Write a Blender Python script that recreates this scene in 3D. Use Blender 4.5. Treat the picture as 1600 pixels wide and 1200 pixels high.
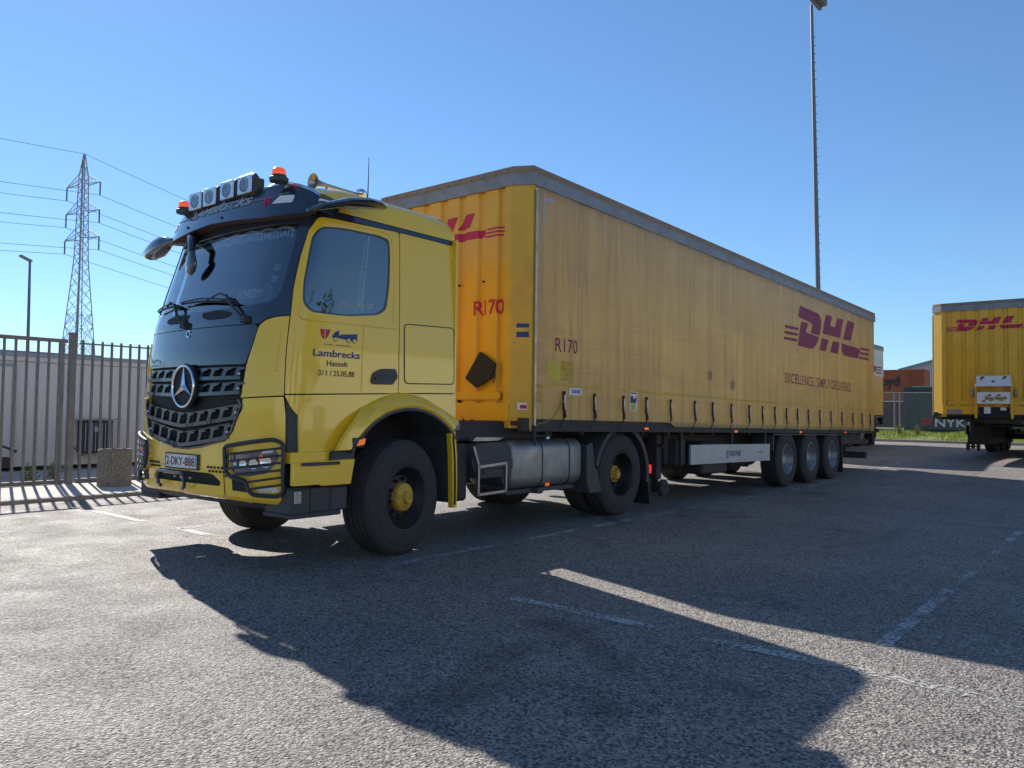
import bpy, bmesh, math, random
from mathutils import Vector, Matrix, geometry
R=math.radians
rnd=random.Random(7)
scene=bpy.context.scene
for o in list(bpy.data.objects): bpy.data.objects.remove(o)
col=scene.collection

# ------------------------------------------------------------------ camera
cam_d=bpy.data.cameras.new('camera'); cam=bpy.data.objects.new('camera',cam_d); col.objects.link(cam); scene.camera=cam
CX,CY,CZ,YAW,PIT,ROL,FPX=-6.594528,-5.212617,1.296359,0.885239,0.036724,0.012994,1227.071
cam_d.sensor_width=36; cam_d.lens=FPX/1600*36; cam_d.clip_start=.05; cam_d.clip_end=6000
_f=Vector((math.sin(YAW)*math.cos(PIT),math.cos(YAW)*math.cos(PIT),math.sin(PIT)))
_r=Vector((math.cos(YAW),-math.sin(YAW),0)); _u=_r.cross(_f)
_r2=_r*math.cos(ROL)+_u*math.sin(ROL); _u2=-_r*math.sin(ROL)+_u*math.cos(ROL)
cam.matrix_world=Matrix(((_r2.x,_u2.x,-_f.x,CX),(_r2.y,_u2.y,-_f.y,CY),(_r2.z,_u2.z,-_f.z,CZ),(0,0,0,1)))
scene.render.resolution_x=1024; scene.render.resolution_y=768

# ------------------------------------------------------------------ sky and sun
SUN=Vector((.435,1.36,1.0)).normalized(); SUN_EL=math.asin(SUN.z); SUN_AZ=math.atan2(SUN.x,SUN.y)
w=bpy.data.worlds.new('World'); scene.world=w; w.use_nodes=True
nt=w.node_tree; nt.nodes.clear()
sky=nt.nodes.new('ShaderNodeTexSky'); sky.sky_type='NISHITA'; sky.sun_disc=False
sky.sun_elevation=SUN_EL; sky.sun_rotation=SUN_AZ; sky.air_density=1.0; sky.dust_density=0.05; sky.ozone_density=1.0
bg=nt.nodes.new('ShaderNodeBackground'); bg.inputs['Strength'].default_value=.083
wo=nt.nodes.new('ShaderNodeOutputWorld'); 
tn=nt.nodes.new('ShaderNodeMix'); tn.data_type='RGBA'; tn.blend_type='MULTIPLY'; tn.inputs[0].default_value=1; tn.inputs[7].default_value=(.67,.97,1.31,1)
gm=nt.nodes.new('ShaderNodeGamma'); gm.inputs[1].default_value=.92
nt.links.new(sky.outputs[0],tn.inputs[6]); nt.links.new(tn.outputs[2],gm.inputs[0]); nt.links.new(gm.outputs[0],bg.inputs[0]); nt.links.new(bg.outputs[0],wo.inputs[0])
sl=bpy.data.lights.new('sun','SUN'); sl.energy=4.7; sl.angle=R(.53); sl.color=(1,.95,.87)
so=bpy.data.objects.new('sun',sl); col.objects.link(so); so.rotation_euler=(-SUN).to_track_quat('-Z','Y').to_euler()
vs=scene.view_settings; vs.view_transform='Standard'; vs.look='None'; vs.exposure=.66; vs.gamma=1; vs.use_curve_mapping=False
scene.cycles.max_bounces=8; scene.cycles.transparent_max_bounces=24

# ------------------------------------------------------------------ materials
def nodes(m): return m.node_tree.nodes, m.node_tree.links
def mat(name,c,rough=.5,metal=0,coat=0,bump=0,bscale=30,var=0,vscale=3,spec=.5,vc=None,emit=None):
    m=bpy.data.materials.new(name); m.use_nodes=True; N,L=nodes(m); b=N['Principled BSDF']
    b.inputs['Base Color'].default_value=(*c,1); b.inputs['Roughness'].default_value=rough; b.inputs['Metallic'].default_value=metal
    b.inputs['Coat Weight'].default_value=coat; b.inputs['Coat Roughness'].default_value=.04; b.inputs['Specular IOR Level'].default_value=spec
    tc=N.new('ShaderNodeTexCoord')
    if var:
        n=N.new('ShaderNodeTexNoise'); n.inputs['Scale'].default_value=vscale; n.inputs['Detail'].default_value=8; n.inputs['Roughness'].default_value=.65
        L.new(tc.outputs['Object'],n.inputs['Vector'])
        r=N.new('ShaderNodeValToRGB'); r.color_ramp.elements[0].position=.35; r.color_ramp.elements[1].position=.7
        mx=N.new('ShaderNodeMix'); mx.data_type='RGBA'; mx.inputs[6].default_value=(*c,1)
        d=vc or tuple(x*.45 for x in c); mx.inputs[7].default_value=(*d,1)
        L.new(n.outputs[0],r.inputs[0]); mm=N.new('ShaderNodeMath'); mm.operation='MULTIPLY'; mm.inputs[1].default_value=var
        L.new(r.outputs[0],mm.inputs[0]); L.new(mm.outputs[0],mx.inputs[0]); L.new(mx.outputs[2],b.inputs['Base Color'])
        m2=N.new('ShaderNodeMath'); m2.operation='MULTIPLY_ADD'; m2.inputs[1].default_value=var*.4; m2.inputs[2].default_value=rough
        L.new(r.outputs[0],m2.inputs[0]); L.new(m2.outputs[0],b.inputs['Roughness'])
    if bump:
        n=N.new('ShaderNodeTexNoise'); n.inputs['Scale'].default_value=bscale; n.inputs['Detail'].default_value=4
        L.new(tc.outputs['Object'],n.inputs['Vector']); bp=N.new('ShaderNodeBump'); bp.inputs['Strength'].default_value=bump; bp.inputs['Distance'].default_value=.01
        L.new(n.outputs[0],bp.inputs['Height']); L.new(bp.outputs[0],b.inputs['Normal'])
    if emit: b.inputs['Emission Color'].default_value=(*emit[:3],1); b.inputs['Emission Strength'].default_value=emit[3]
    return m
def glassmat(name,tint,refl=.06,rough=.0):
    m=bpy.data.materials.new(name); m.use_nodes=True; N,L=nodes(m); N.clear()
    o=N.new('ShaderNodeOutputMaterial'); t=N.new('ShaderNodeBsdfTransparent'); t.inputs[0].default_value=(*tint,1)
    g=N.new('ShaderNodeBsdfGlossy'); g.inputs['Roughness'].default_value=rough; g.inputs[0].default_value=(1,1,1,1)
    f=N.new('ShaderNodeFresnel'); f.inputs[0].default_value=1.52; a=N.new('ShaderNodeMath'); a.operation='ADD'; a.inputs[1].default_value=refl
    x=N.new('ShaderNodeMixShader'); L.new(f.outputs[0],a.inputs[0]); L.new(a.outputs[0],x.inputs[0]); L.new(t.outputs[0],x.inputs[1]); L.new(g.outputs[0],x.inputs[2]); L.new(x.outputs[0],o.inputs[0])
    return m
M={}
M['cab_yellow']=mat('cab_yellow',(.93,.58,.018),.28,0,.85,var=.12,vscale=2.5,vc=(.78,.50,.03))
M['gloss_black']=mat('gloss_black',(.026,.038,.058),.12,0,1)  # base lifted towards blue-grey to stand in for a lens flare veil
M['shell_dark']=mat('shell_dark',(.012,.013,.015),.7)
M['plastic']=mat('plastic_grey',(.05,.055,.062),.55,var=.4,vscale=9,vc=(.07,.065,.055),bump=.15,bscale=120)
M['chassis']=mat('chassis_dark',(.026,.029,.033),.6,var=.5,vscale=5,vc=(.06,.05,.04))
M['grille']=mat('grille_black',(.045,.055,.07),.3,.2,.5)
M['chrome']=mat('chrome',(.75,.77,.8),.12,1)
M['steel']=mat('brushed_steel',(.42,.42,.42),.38,1,var=.4,vscale=6)
M['alu']=mat('tank_aluminium',(.36,.36,.36),.42,.75,var=.5,vscale=4,vc=(.16,.15,.14),bump=.1,bscale=40)
M['rubber']=mat('tyre_rubber',(.034,.033,.034),.75,var=.55,vscale=6,vc=(.07,.062,.055),bump=.2,bscale=60)
M['rim_dark']=mat('rim_black',(.02,.021,.024),.45,.3,var=.4,vscale=8,vc=(.06,.055,.05))
M['rim_silver']=mat('rim_silver',(.34,.36,.37),.45,.6,var=.6,vscale=7,vc=(.12,.11,.10))
M['hub_yellow']=mat('hub_yellow',(.72,.44,.03),.5,var=.7,vscale=22,vc=(.16,.09,.03))
M['glass']=glassmat('windscreen_glass',(.56,.64,.68),.18)
M['lens']=mat('lamp_lens',(.55,.6,.65),.12,.6,1,bump=.5,bscale=45)
M['lens_dark']=mat('lamp_lens_dark',(.07,.08,.10),.08,.4,1,var=.5,vscale=9,vc=(.28,.30,.33))
M['amber']=mat('amber_lens',(.9,.16,.01),.25,0,.8,emit=(1,.2,.02,.25))
M['orange_lamp']=mat('orange_beacon_lens',(.85,.09,.01),.25,0,.8,emit=(1,.12,.02,.35))
M['red_lens']=mat('red_lens',(.6,.01,.02),.25,0,.8,emit=(1,.02,.03,.5))
M['paving']=mat('concrete_paving',(.55,.51,.45),.85,var=.35,vscale=2.5,vc=(.40,.37,.33),bump=.2,bscale=60)
M['white_label']=mat('white_label',(.75,.76,.76),.45)
M['plate_white']=mat('plate_white',(.72,.73,.74),.35)
M['text_dark']=mat('dark_lettering',(.02,.022,.03),.5)
M['text_red']=mat('red_lettering',(.48,.008,.05),.5)
M['plate_red']=mat('plate_dark_red',(.16,.01,.02),.5)
M['text_blue']=mat('blue_lettering',(.015,.045,.17),.5)
M['seat']=mat('seat_fabric',(.03,.03,.035),.9)
M['dash']=mat('dashboard',(.05,.052,.06),.8)
M['beige_trim']=mat('cream_fringe',(.9,.88,.8),.85)
M['roof_lining']=mat('brown_lining',(.10,.055,.035),.85)
M['trailer_grey']=mat('rail_grey',(.26,.275,.30),.5,.2,var=.5,vscale=4,vc=(.14,.14,.14))
M['rail_rust']=mat('weathered_rail',(.30,.20,.12),.65,.1,var=.6,vscale=6,vc=(.20,.18,.16))
M['trailer_yellow']=mat('bulkhead_yellow',(.80,.42,.008),.38,0,.25,var=.35,vscale=3,vc=(.55,.30,.03),bump=.1,bscale=8)
M['post_yellow']=mat('post_yellow',(.74,.43,.02),.45,0,.2,var=.5,vscale=5,vc=(.42,.28,.06))
M['patch_yellow']=mat('patch_yellow',(.72,.55,.05),.5,var=.5,vscale=12)
M['patch_orange']=mat('patch_orange',(.62,.36,.03),.5,var=.5,vscale=12)
M['dull_yellow']=mat('dull_yellow',(.40,.28,.03),.7,var=.6,vscale=10)
M['logo_purple']=mat('faded_logo_red',(.27,.02,.08),.6,var=.35,vscale=3,vc=(.22,.05,.09))
M['logo_red']=mat('logo_red',(.50,.01,.05),.45)
M['satin_black']=mat('satin_black',(.03,.034,.04),.45)
M['black_cloth']=mat('black_cloth',(.022,.024,.028),.85,bump=.4,bscale=20)
M['skirt']=mat('skirt_panel',(.46,.47,.48),.4,.2,var=.3,vscale=3)
M['galv']=mat('galvanised',(.30,.31,.31),.5,.6,var=.5,vscale=7)
M['fence_brown']=mat('fence_paint',(.21,.195,.185),.6,var=.6,vscale=8,vc=(.14,.11,.09))
M['cabin_wall']=mat('cabin_wall',(.84,.76,.66),.7,var=.35,vscale=1.3,vc=(.74,.66,.56))
M['cabin_roof']=mat('cabin_roof_trim',(.40,.40,.41),.6)
M['pylon']=mat('pylon_steel',(.36,.38,.40),.6,.4)  # lightened grey, putting distance haze into the colour
M['pylon_red']=mat('pylon_rust_member',(.34,.22,.19),.7)
M['wire']=mat('wire',(.28,.30,.32),.6,.3)
M['insul']=mat('insulator_glass',(.10,.12,.13),.3)
M['mast']=mat('mast_steel',(.16,.17,.18),.55,.5)
M['orange_box']=mat('orange_container',(.36,.10,.035),.65,var=.5,vscale=.6,vc=(.24,.07,.04))
M['maroon_box']=mat('maroon_container',(.12,.045,.05),.65,var=.4,vscale=.6)
M['teal_box']=mat('slate_container',(.055,.075,.085),.6,var=.4,vscale=.7)
M['teal_top']=mat('green_trim',(.16,.36,.30),.6)
M['white_body']=mat('white_sheet',(.68,.68,.66),.5,var=.2,vscale=1)
M['bark']=mat('bark',(.10,.07,.05),.9,bump=.5,bscale=12)
M['leaf']=mat('leaf',(.05,.085,.025),.7,var=.7,vscale=2,vc=(.09,.12,.03))
M['grass']=mat('grass_blades',(.26,.36,.05),.7,var=.7,vscale=1.6,vc=(.42,.40,.12))
M['grass_dry']=mat('dry_weeds',(.22,.22,.08),.8,var=.7,vscale=6,vc=(.12,.16,.04))
M['warehouse']=mat('warehouse_sheet',(.84,.80,.70),.6)
M['roof_grey']=mat('roof_sheet',(.22,.24,.27),.6)
M['dark_metal']=mat('dark_machine',(.07,.065,.065),.6,var=.4,vscale=5)
M['concrete']=mat('concrete',(.34,.32,.29),.9,var=.5,vscale=3,bump=.3,bscale=50)

def aggregate(name,c1,c2,scale,bump):
    m=bpy.data.materials.new(name); m.use_nodes=True; N,L=nodes(m); b=N['Principled BSDF']; b.inputs['Roughness'].default_value=.85
    tc=N.new('ShaderNodeTexCoord'); v=N.new('ShaderNodeTexVoronoi'); v.inputs['Scale'].default_value=scale; L.new(tc.outputs['Object'],v.inputs['Vector'])
    bw=N.new('ShaderNodeRGBToBW'); L.new(v.outputs['Color'],bw.inputs[0])
    r=N.new('ShaderNodeValToRGB'); r.color_ramp.elements[0].color=(*c1,1); r.color_ramp.elements[1].color=(*c2,1); r.color_ramp.elements[0].position=.25; r.color_ramp.elements[1].position=.8
    L.new(bw.outputs[0],r.inputs[0]); L.new(r.outputs[0],b.inputs['Base Color'])
    bp=N.new('ShaderNodeBump'); bp.inputs['Strength'].default_value=bump; bp.inputs['Distance'].default_value=.01; bp.invert=True
    L.new(v.outputs['Distance'],bp.inputs['Height']); L.new(bp.outputs[0],b.inputs['Normal']); return m
M['washed']=aggregate('washed_concrete',(.10,.08,.06),(.44,.37,.30),120,.9)

def asphalt():
    m=bpy.data.materials.new('asphalt'); m.use_nodes=True; N,L=nodes(m); b=N['Principled BSDF']
    tc=N.new('ShaderNodeTexCoord'); P=tc.outputs['Object']
    def noise(s,d=6,ro=.6,w=0):
        n=N.new('ShaderNodeTexNoise'); n.inputs['Scale'].default_value=s; n.inputs['Detail'].default_value=d; n.inputs['Roughness'].default_value=ro; n.inputs['Distortion'].default_value=w; L.new(P,n.inputs['Vector']); return n.outputs[0]
    def ramp(x,p0,c0,p1,c1):
        r=N.new('ShaderNodeValToRGB'); e=r.color_ramp.elements; e[0].position=p0; e[0].color=(*c0,1); e[1].position=p1; e[1].color=(*c1,1); L.new(x,r.inputs[0]); return r.outputs[0]
    def mix(f,a,bb,mode='MIX'):
        x=N.new('ShaderNodeMix'); x.data_type='RGBA'; x.blend_type=mode
        if isinstance(f,float): x.inputs[0].default_value=f
        else: L.new(f,x.inputs[0])
        L.new(a,x.inputs[6]); L.new(bb,x.inputs[7]) if not isinstance(bb,tuple) else setattr(x.inputs[7],'default_value',(*bb,1)); return x.outputs[2]
    v=N.new('ShaderNodeTexVoronoi'); v.inputs['Scale'].default_value=80; L.new(P,v.inputs['Vector'])
    bw=N.new('ShaderNodeRGBToBW'); L.new(v.outputs['Color'],bw.inputs[0])
    stones=ramp(bw.outputs[0],.15,(.050,.049,.052),.88,(.46,.41,.355))
    big=ramp(noise(.35,8,.62),.35,(.72,.72,.74),.7,(1.12,1.08,1.02))
    c=mix(1.0,stones,big,'MULTIPLY')
    oil=ramp(noise(.9,5,.55,.8),.60,(0,0,0),.78,(.9,.9,.9)); c=mix(oil,c,(.035,.035,.038))
    c=mix(ramp(noise(1.3,7,.7),.60,(0,0,0),.85,(.5,.5,.5)),c,(.21,.19,.165))
    v3=N.new('ShaderNodeTexVoronoi'); v3.inputs['Scale'].default_value=1.7; L.new(P,v3.inputs['Vector']); c=mix(ramp(v3.outputs['Distance'],.018,(.8,.8,.8),.035,(0,0,0)),c,(.02,.02,.022))
    mp=N.new('ShaderNodeMapping'); mp.inputs['Scale'].default_value=(.12,1.9,1); mp.inputs['Rotation'].default_value=(0,0,.12); L.new(P,mp.inputs['Vector']); n4=N.new('ShaderNodeTexNoise'); n4.inputs['Scale'].default_value=1.6; n4.inputs['Detail'].default_value=3; L.new(mp.outputs[0],n4.inputs['Vector']); c=mix(ramp(n4.outputs[0],.60,(0,0,0),.72,(.30,.30,.30)),c,(.08,.08,.085))
    L.new(c,b.inputs['Base Color'])
    L.new(ramp(noise(2,4),.3,(.62,.62,.62),.7,(.82,.82,.82)),b.inputs['Roughness'])
    v2=N.new('ShaderNodeTexVoronoi'); v2.inputs['Scale'].default_value=76; L.new(P,v2.inputs['Vector'])
    b1=N.new('ShaderNodeBump'); b1.invert=True; b1.inputs['Strength'].default_value=.9; b1.inputs['Distance'].default_value=.012; L.new(v2.outputs['Distance'],b1.inputs['Height'])
    b2=N.new('ShaderNodeBump'); b2.inputs['Strength'].default_value=.5; b2.inputs['Distance'].default_value=.03; L.new(noise(25,6,.7),b2.inputs['Height']); L.new(b1.outputs[0],b2.inputs['Normal'])
    L.new(b2.outputs[0],b.inputs['Normal']); return m
M['asphalt']=asphalt()

def worn_paint():
    m=bpy.data.materials.new('worn_white_paint'); m.use_nodes=True; N,L=nodes(m); b=N['Principled BSDF']; b.inputs['Roughness'].default_value=.7
    b.inputs['Base Color'].default_value=(.52,.51,.49,1)
    tc=N.new('ShaderNodeTexCoord'); n=N.new('ShaderNodeTexNoise'); n.inputs['Scale'].default_value=42; n.inputs['Detail'].default_value=5; L.new(tc.outputs['Object'],n.inputs['Vector'])
    n2=N.new('ShaderNodeTexNoise'); n2.inputs['Scale'].default_value=2.4; n2.inputs['Detail'].default_value=4; L.new(tc.outputs['Object'],n2.inputs['Vector'])
    a=N.new('ShaderNodeMath'); a.operation='MULTIPLY_ADD'; a.inputs[1].default_value=.9; L.new(n2.outputs[0],a.inputs[0]); L.new(n.outputs[0],a.inputs[2])
    r=N.new('ShaderNodeValToRGB'); r.color_ramp.elements[0].position=.85; r.color_ramp.elements[1].position=1.0; r.color_ramp.elements[1].color=(.8,.8,.8,1)
    s=N.new('ShaderNodeMath'); s.operation='MULTIPLY'; s.inputs[1].default_value=.96; L.new(a.outputs[0],s.inputs[0]); L.new(s.outputs[0],r.inputs[0]); L.new(r.outputs[0],b.inputs['Alpha']); return m
M['paint']=worn_paint()

def add_trans(m,c,f):
    N,L=nodes(m); b=N['Principled BSDF']; o=[n for n in N if n.type=='OUTPUT_MATERIAL'][0]; t=N.new('ShaderNodeBsdfTranslucent'); x=N.new('ShaderNodeMixShader'); x.inputs[0].default_value=f
    if isinstance(c,tuple): t.inputs[0].default_value=(*c,1)
    else: L.new(c,t.inputs[0])
    L.new(b.outputs[0],x.inputs[1]); L.new(t.outputs[0],x.inputs[2]); L.new(x.outputs[0],o.inputs[0])
M['roof_tarp']=mat('roof_tarp',(.8,.8,.76),.6); add_trans(M['roof_tarp'],(.85,.8,.68),.6)
def curtain_mat():
    m=bpy.data.materials.new('dirty_curtain'); m.use_nodes=True; N,L=nodes(m); b=N['Principled BSDF']; b.inputs['Roughness'].default_value=.42
    tc=N.new('ShaderNodeTexCoord'); P=tc.outputs['Object']; sp=N.new('ShaderNodeSeparateXYZ'); L.new(P,sp.inputs[0])
    def noise(sc,d=6,rough=.6):
        mp=N.new('ShaderNodeMapping'); mp.inputs['Scale'].default_value=sc; L.new(P,mp.inputs['Vector'])
        n=N.new('ShaderNodeTexNoise'); n.inputs['Scale'].default_value=1; n.inputs['Detail'].default_value=d; n.inputs['Roughness'].default_value=rough; L.new(mp.outputs[0],n.inputs['Vector']); return n.outputs[0]
    def ramp(x,p0,c0,p1,c1):
        r=N.new('ShaderNodeValToRGB'); e=r.color_ramp.elements; e[0].position=p0; e[0].color=(*c0,1); e[1].position=p1; e[1].color=(*c1,1); L.new(x,r.inputs[0]); return r.outputs[0]
    def mixc(f,a,c2):
        x=N.new('ShaderNodeMix'); x.data_type='RGBA'; L.new(f,x.inputs[0]); L.new(a,x.inputs[6]); x.inputs[7].default_value=(*c2,1); return x.outputs[2]
    zt=N.new('ShaderNodeMapRange'); zt.inputs[1].default_value=2.2; zt.inputs[2].default_value=3.8; L.new(sp.outputs[2],zt.inputs[0])
    zm=N.new('ShaderNodeMath'); zm.operation='MULTIPLY'; L.new(zt.outputs[0],zm.inputs[0]); L.new(noise((5,1,.35),7,.7),zm.inputs[1])
    base=ramp(noise((1.2,1,1.5)),.3,(.58,.41,.16),.72,(.70,.52,.19))
    streak=ramp(noise((9,1,.5),7,.7),.45,(0,0,0),.75,(.75,.75,.75)); c=mixc(streak,base,(.29,.215,.115))
    smear=ramp(noise((.8,1,3.5),8,.75),.52,(0,0,0),.8,(.7,.7,.7)); c=mixc(smear,c,(.36,.27,.15))
    zq=N.new('ShaderNodeMath'); zq.operation='MULTIPLY'; zq.use_clamp=True; zq.inputs[1].default_value=1.5; L.new(zm.outputs[0],zq.inputs[0]); c=mixc(zq.outputs[0],c,(.33,.27,.19))
    # woven straps showing through: a faint grid of horizontal and vertical welds
    def lines(axis,per,w,off=0.0):
        a=N.new('ShaderNodeMath'); a.operation='ADD'; a.inputs[1].default_value=off; L.new(sp.outputs[axis],a.inputs[0])
        d=N.new('ShaderNodeMath'); d.operation='DIVIDE'; d.inputs[1].default_value=per; L.new(a.outputs[0],d.inputs[0])
        fr=N.new('ShaderNodeMath'); fr.operation='FRACT'; L.new(d.outputs[0],fr.inputs[0])
        lt=N.new('ShaderNodeMath'); lt.operation='LESS_THAN'; lt.inputs[1].default_value=w; L.new(fr.outputs[0],lt.inputs[0])
        q=N.new('ShaderNodeMath'); q.operation='MULTIPLY'; L.new(lt.outputs[0],q.inputs[0]); L.new(noise((4,1,4)),q.inputs[1]); return q.outputs[0]
    c=mixc(lines(2,.295,.02),c,(.33,.24,.12)); c=mixc(lines(0,.31,.04),c,(.70,.50,.17))
    L.new(c,b.inputs['Base Color'])
    bp=N.new('ShaderNodeBump'); bp.inputs['Strength'].default_value=.35; bp.inputs['Distance'].default_value=.02; L.new(noise((3,1,5),5),bp.inputs['Height']); L.new(bp.outputs[0],b.inputs['Normal']); add_trans(m,c,.45); return m
M['curtain']=curtain_mat()

# ------------------------------------------------------------------ object helpers
ORG={}
def tag(o,label=None,cat=None,group=None,kind=None):
    if label: o['label']=label
    if cat: o['category']=cat
    if group: o['group']=group
    if kind: o['kind']=kind
    return o
def thing(name,loc,label,cat,group=None):
    o=bpy.data.objects.new(name,None); col.objects.link(o); o.location=loc; o.empty_display_size=.3; ORG[o.name]=Vector(loc); return tag(o,label,cat,group)
def finish(bm,name,m,parent=None,smooth=35,loc=None):
    """link a bmesh whose vertices are in world coordinates as one object under parent"""
    org=ORG[parent.name] if parent is not None else Vector(loc or (0,0,0))
    if org.length>0: bmesh.ops.translate(bm,vec=-org,verts=bm.verts)
    me=bpy.data.meshes.new(name); bm.to_mesh(me); bm.free()
    for x in (m if isinstance(m,list) else [m]): me.materials.append(M[x])
    if smooth:
        for p in me.polygons: p.use_smooth=True
        me.set_sharp_from_angle(angle=R(smooth))
    o=bpy.data.objects.new(name,me); col.objects.link(o)
    if parent is not None: o.parent=parent
    else: o.location=org
    ORG[o.name]=org
    return o
class MB:
    def __init__(s,tf=None): s.bm=bmesh.new(); s.tf=tf
    def add(s,vs,fs):
        if s.tf: vs=[s.tf(*v) for v in vs]
        V=[s.bm.verts.new(v) for v in vs]
        for f in fs:
            try: s.bm.faces.new([V[i] for i in f])
            except ValueError: pass
        return s
    def box(s,a,b,bev=0.0):
        (x0,y0,z0),(x1,y1,z1)=a,b
        if x0>x1:x0,x1=x1,x0
        if y0>y1:y0,y1=y1,y0
        if z0>z1:z0,z1=z1,z0
        if bev<=0 or min(x1-x0,y1-y0,z1-z0)<2.2*bev:
            return s.add([(x0,y0,z0),(x1,y0,z0),(x1,y1,z0),(x0,y1,z0),(x0,y0,z1),(x1,y0,z1),(x1,y1,z1),(x0,y1,z1)],[(3,2,1,0),(4,5,6,7),(0,1,5,4),(1,2,6,5),(2,3,7,6),(3,0,4,7)])
        c=[(x0,y0,z0),(x1,y0,z0),(x1,y1,z0),(x0,y1,z0),(x0,y0,z1),(x1,y0,z1),(x1,y1,z1),(x0,y1,z1)]
        cen=((x0+x1)/2,(y0+y1)/2,(z0+z1)/2); vs=[]
        for p in c:
            sg=[1 if p[k]<cen[k] else -1 for k in range(3)]
            for k in range(3): vs.append(tuple(p[j] if j==k else p[j]+sg[j]*bev for j in range(3)))
        I=lambda i,k:3*i+k
        f=[]
        for k,quads in ((2,((0,3,2,1),(4,5,6,7))),(1,((0,1,5,4),(3,7,6,2))),(0,((1,2,6,5),(0,4,7,3)))):
            for q in quads: f.append(tuple(I(i,k) for i in q))
        for i,j,a1,b1 in ((0,1,2,1),(1,2,0,2),(2,3,1,2),(3,0,2,0),(4,5,1,2),(5,6,2,0),(6,7,2,1),(7,4,0,2),(0,4,0,1),(1,5,1,0),(2,6,0,1),(3,7,1,0)):
            f.append((I(i,a1),I(j,a1),I(j,b1),I(i,b1)))
        for i in range(8): f.append((I(i,0),I(i,1),I(i,2)))
        return s.add(vs,f)
    def prism(s,pts,axis,a,b):
        """extrude a closed 2-D outline (other two axes in order) from a to b along axis"""
        def P(p,t):
            l=list(p); l.insert(axis,t); return tuple(l)
        n=len(pts); vs=[P(p,a) for p in pts]+[P(p,b) for p in pts]
        return s.add(vs,[tuple(range(n)),tuple(range(2*n-1,n-1,-1))]+[(i,(i+1)%n,n+(i+1)%n,n+i) for i in range(n)])
    def tube(s,path,r,n=8,closed=False,caps=True):
        P=[Vector(p) for p in path]; N=len(P); rr=r if isinstance(r,(list,tuple)) else [r]*N; vs=[]; up=None
        for i in range(N):
            if closed: t=P[(i+1)%N]-P[i-1]
            else: t=P[min(i+1,N-1)]-P[max(i-1,0)]
            t.normalize()
            if up is None:
                up=Vector((0,0,1)) if abs(t.z)<.9 else Vector((1,0,0))
            a=t.cross(up); 
            if a.length<1e-4: a=t.orthogonal()
            a.normalize(); b=a.cross(t).normalized(); up=b
            for k in range(n):
                q=2*math.pi*k/n+math.pi/n; vs.append(tuple(P[i]+(a*math.cos(q)+b*math.sin(q))*rr[i]))
        fs=[]
        for i in range(N if closed else N-1):
            j=(i+1)%N
            for k in range(n): fs.append((i*n+k,i*n+(k+1)%n,j*n+(k+1)%n,j*n+k))
        if caps and not closed: fs+= [tuple(range(n))[::-1],tuple((N-1)*n+k for k in range(n))]
        return s.add(vs,fs)
    def lathe(s,prof,c,axis=1,n=32,a0=0,a1=360,rot=0.0,close=False):
        """prof: (r, t) with t along axis; c centre; rot turns the axis about z (radians)"""
        full=abs(a1-a0)>=359.9; m=n if full else n+1; vs=[]; c=Vector(c); cr,sr=math.cos(rot),math.sin(rot)
        for i in range(m):
            q=R(a0+(a1-a0)*i/n)
            for r,t in prof:
                if axis==1: v=Vector((r*math.cos(q),t,r*math.sin(q)))
                elif axis==2: v=Vector((r*math.cos(q),r*math.sin(q),t))
                else: v=Vector((t,r*math.cos(q),r*math.sin(q)))
                if rot: v=Vector((v.x*cr-v.y*sr,v.x*sr+v.y*cr,v.z))
                vs.append(tuple(c+v))
        k=len(prof); fs=[]
        for i in range(n):
            j=(i+1)%m
            for t in range(k if close else k-1):
                t2=(t+1)%k; fs.append((i*k+t,j*k+t,j*k+t2,i*k+t2))
        if close and not full: fs+=[tuple(range(k)),tuple(n*k+t for t in range(k))[::-1]]
        return s.add(vs,fs)
    def build(s,name,m,parent=None,smooth=35,loc=None,norm=True):
        bmesh.ops.remove_doubles(s.bm,verts=s.bm.verts,dist=1e-5)
        if norm: bmesh.ops.recalc_face_normals(s.bm,faces=s.bm.faces)
        return finish(s.bm,name,m,parent,smooth,loc)
def rounded(pts,r,n=4):
    """round the corners of a closed outline; r number or list"""
    out=[]; N=len(pts)
    for i,p in enumerate(pts):
        rr=r[i] if isinstance(r,(list,tuple)) else r
        if rr<=0: out.append(p); continue
        p=Vector(p[:2]); a=Vector(pts[i-1][:2])-p; b=Vector(pts[(i+1)%N][:2])-p
        k=min(rr,a.length*.48,b.length*.48); A=p+a.normalized()*k; B=p+b.normalized()*k
        for j in range(n+1):
            t=j/n; out.append(tuple((1-t)**2*A+2*t*(1-t)*p+t*t*B))
    return out
def rect(u0,v0,u1,v1,r=0.0): 
    q=[(u0,v0),(u1,v0),(u1,v1),(u0,v1)]; return rounded(q,r) if r else q
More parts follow.
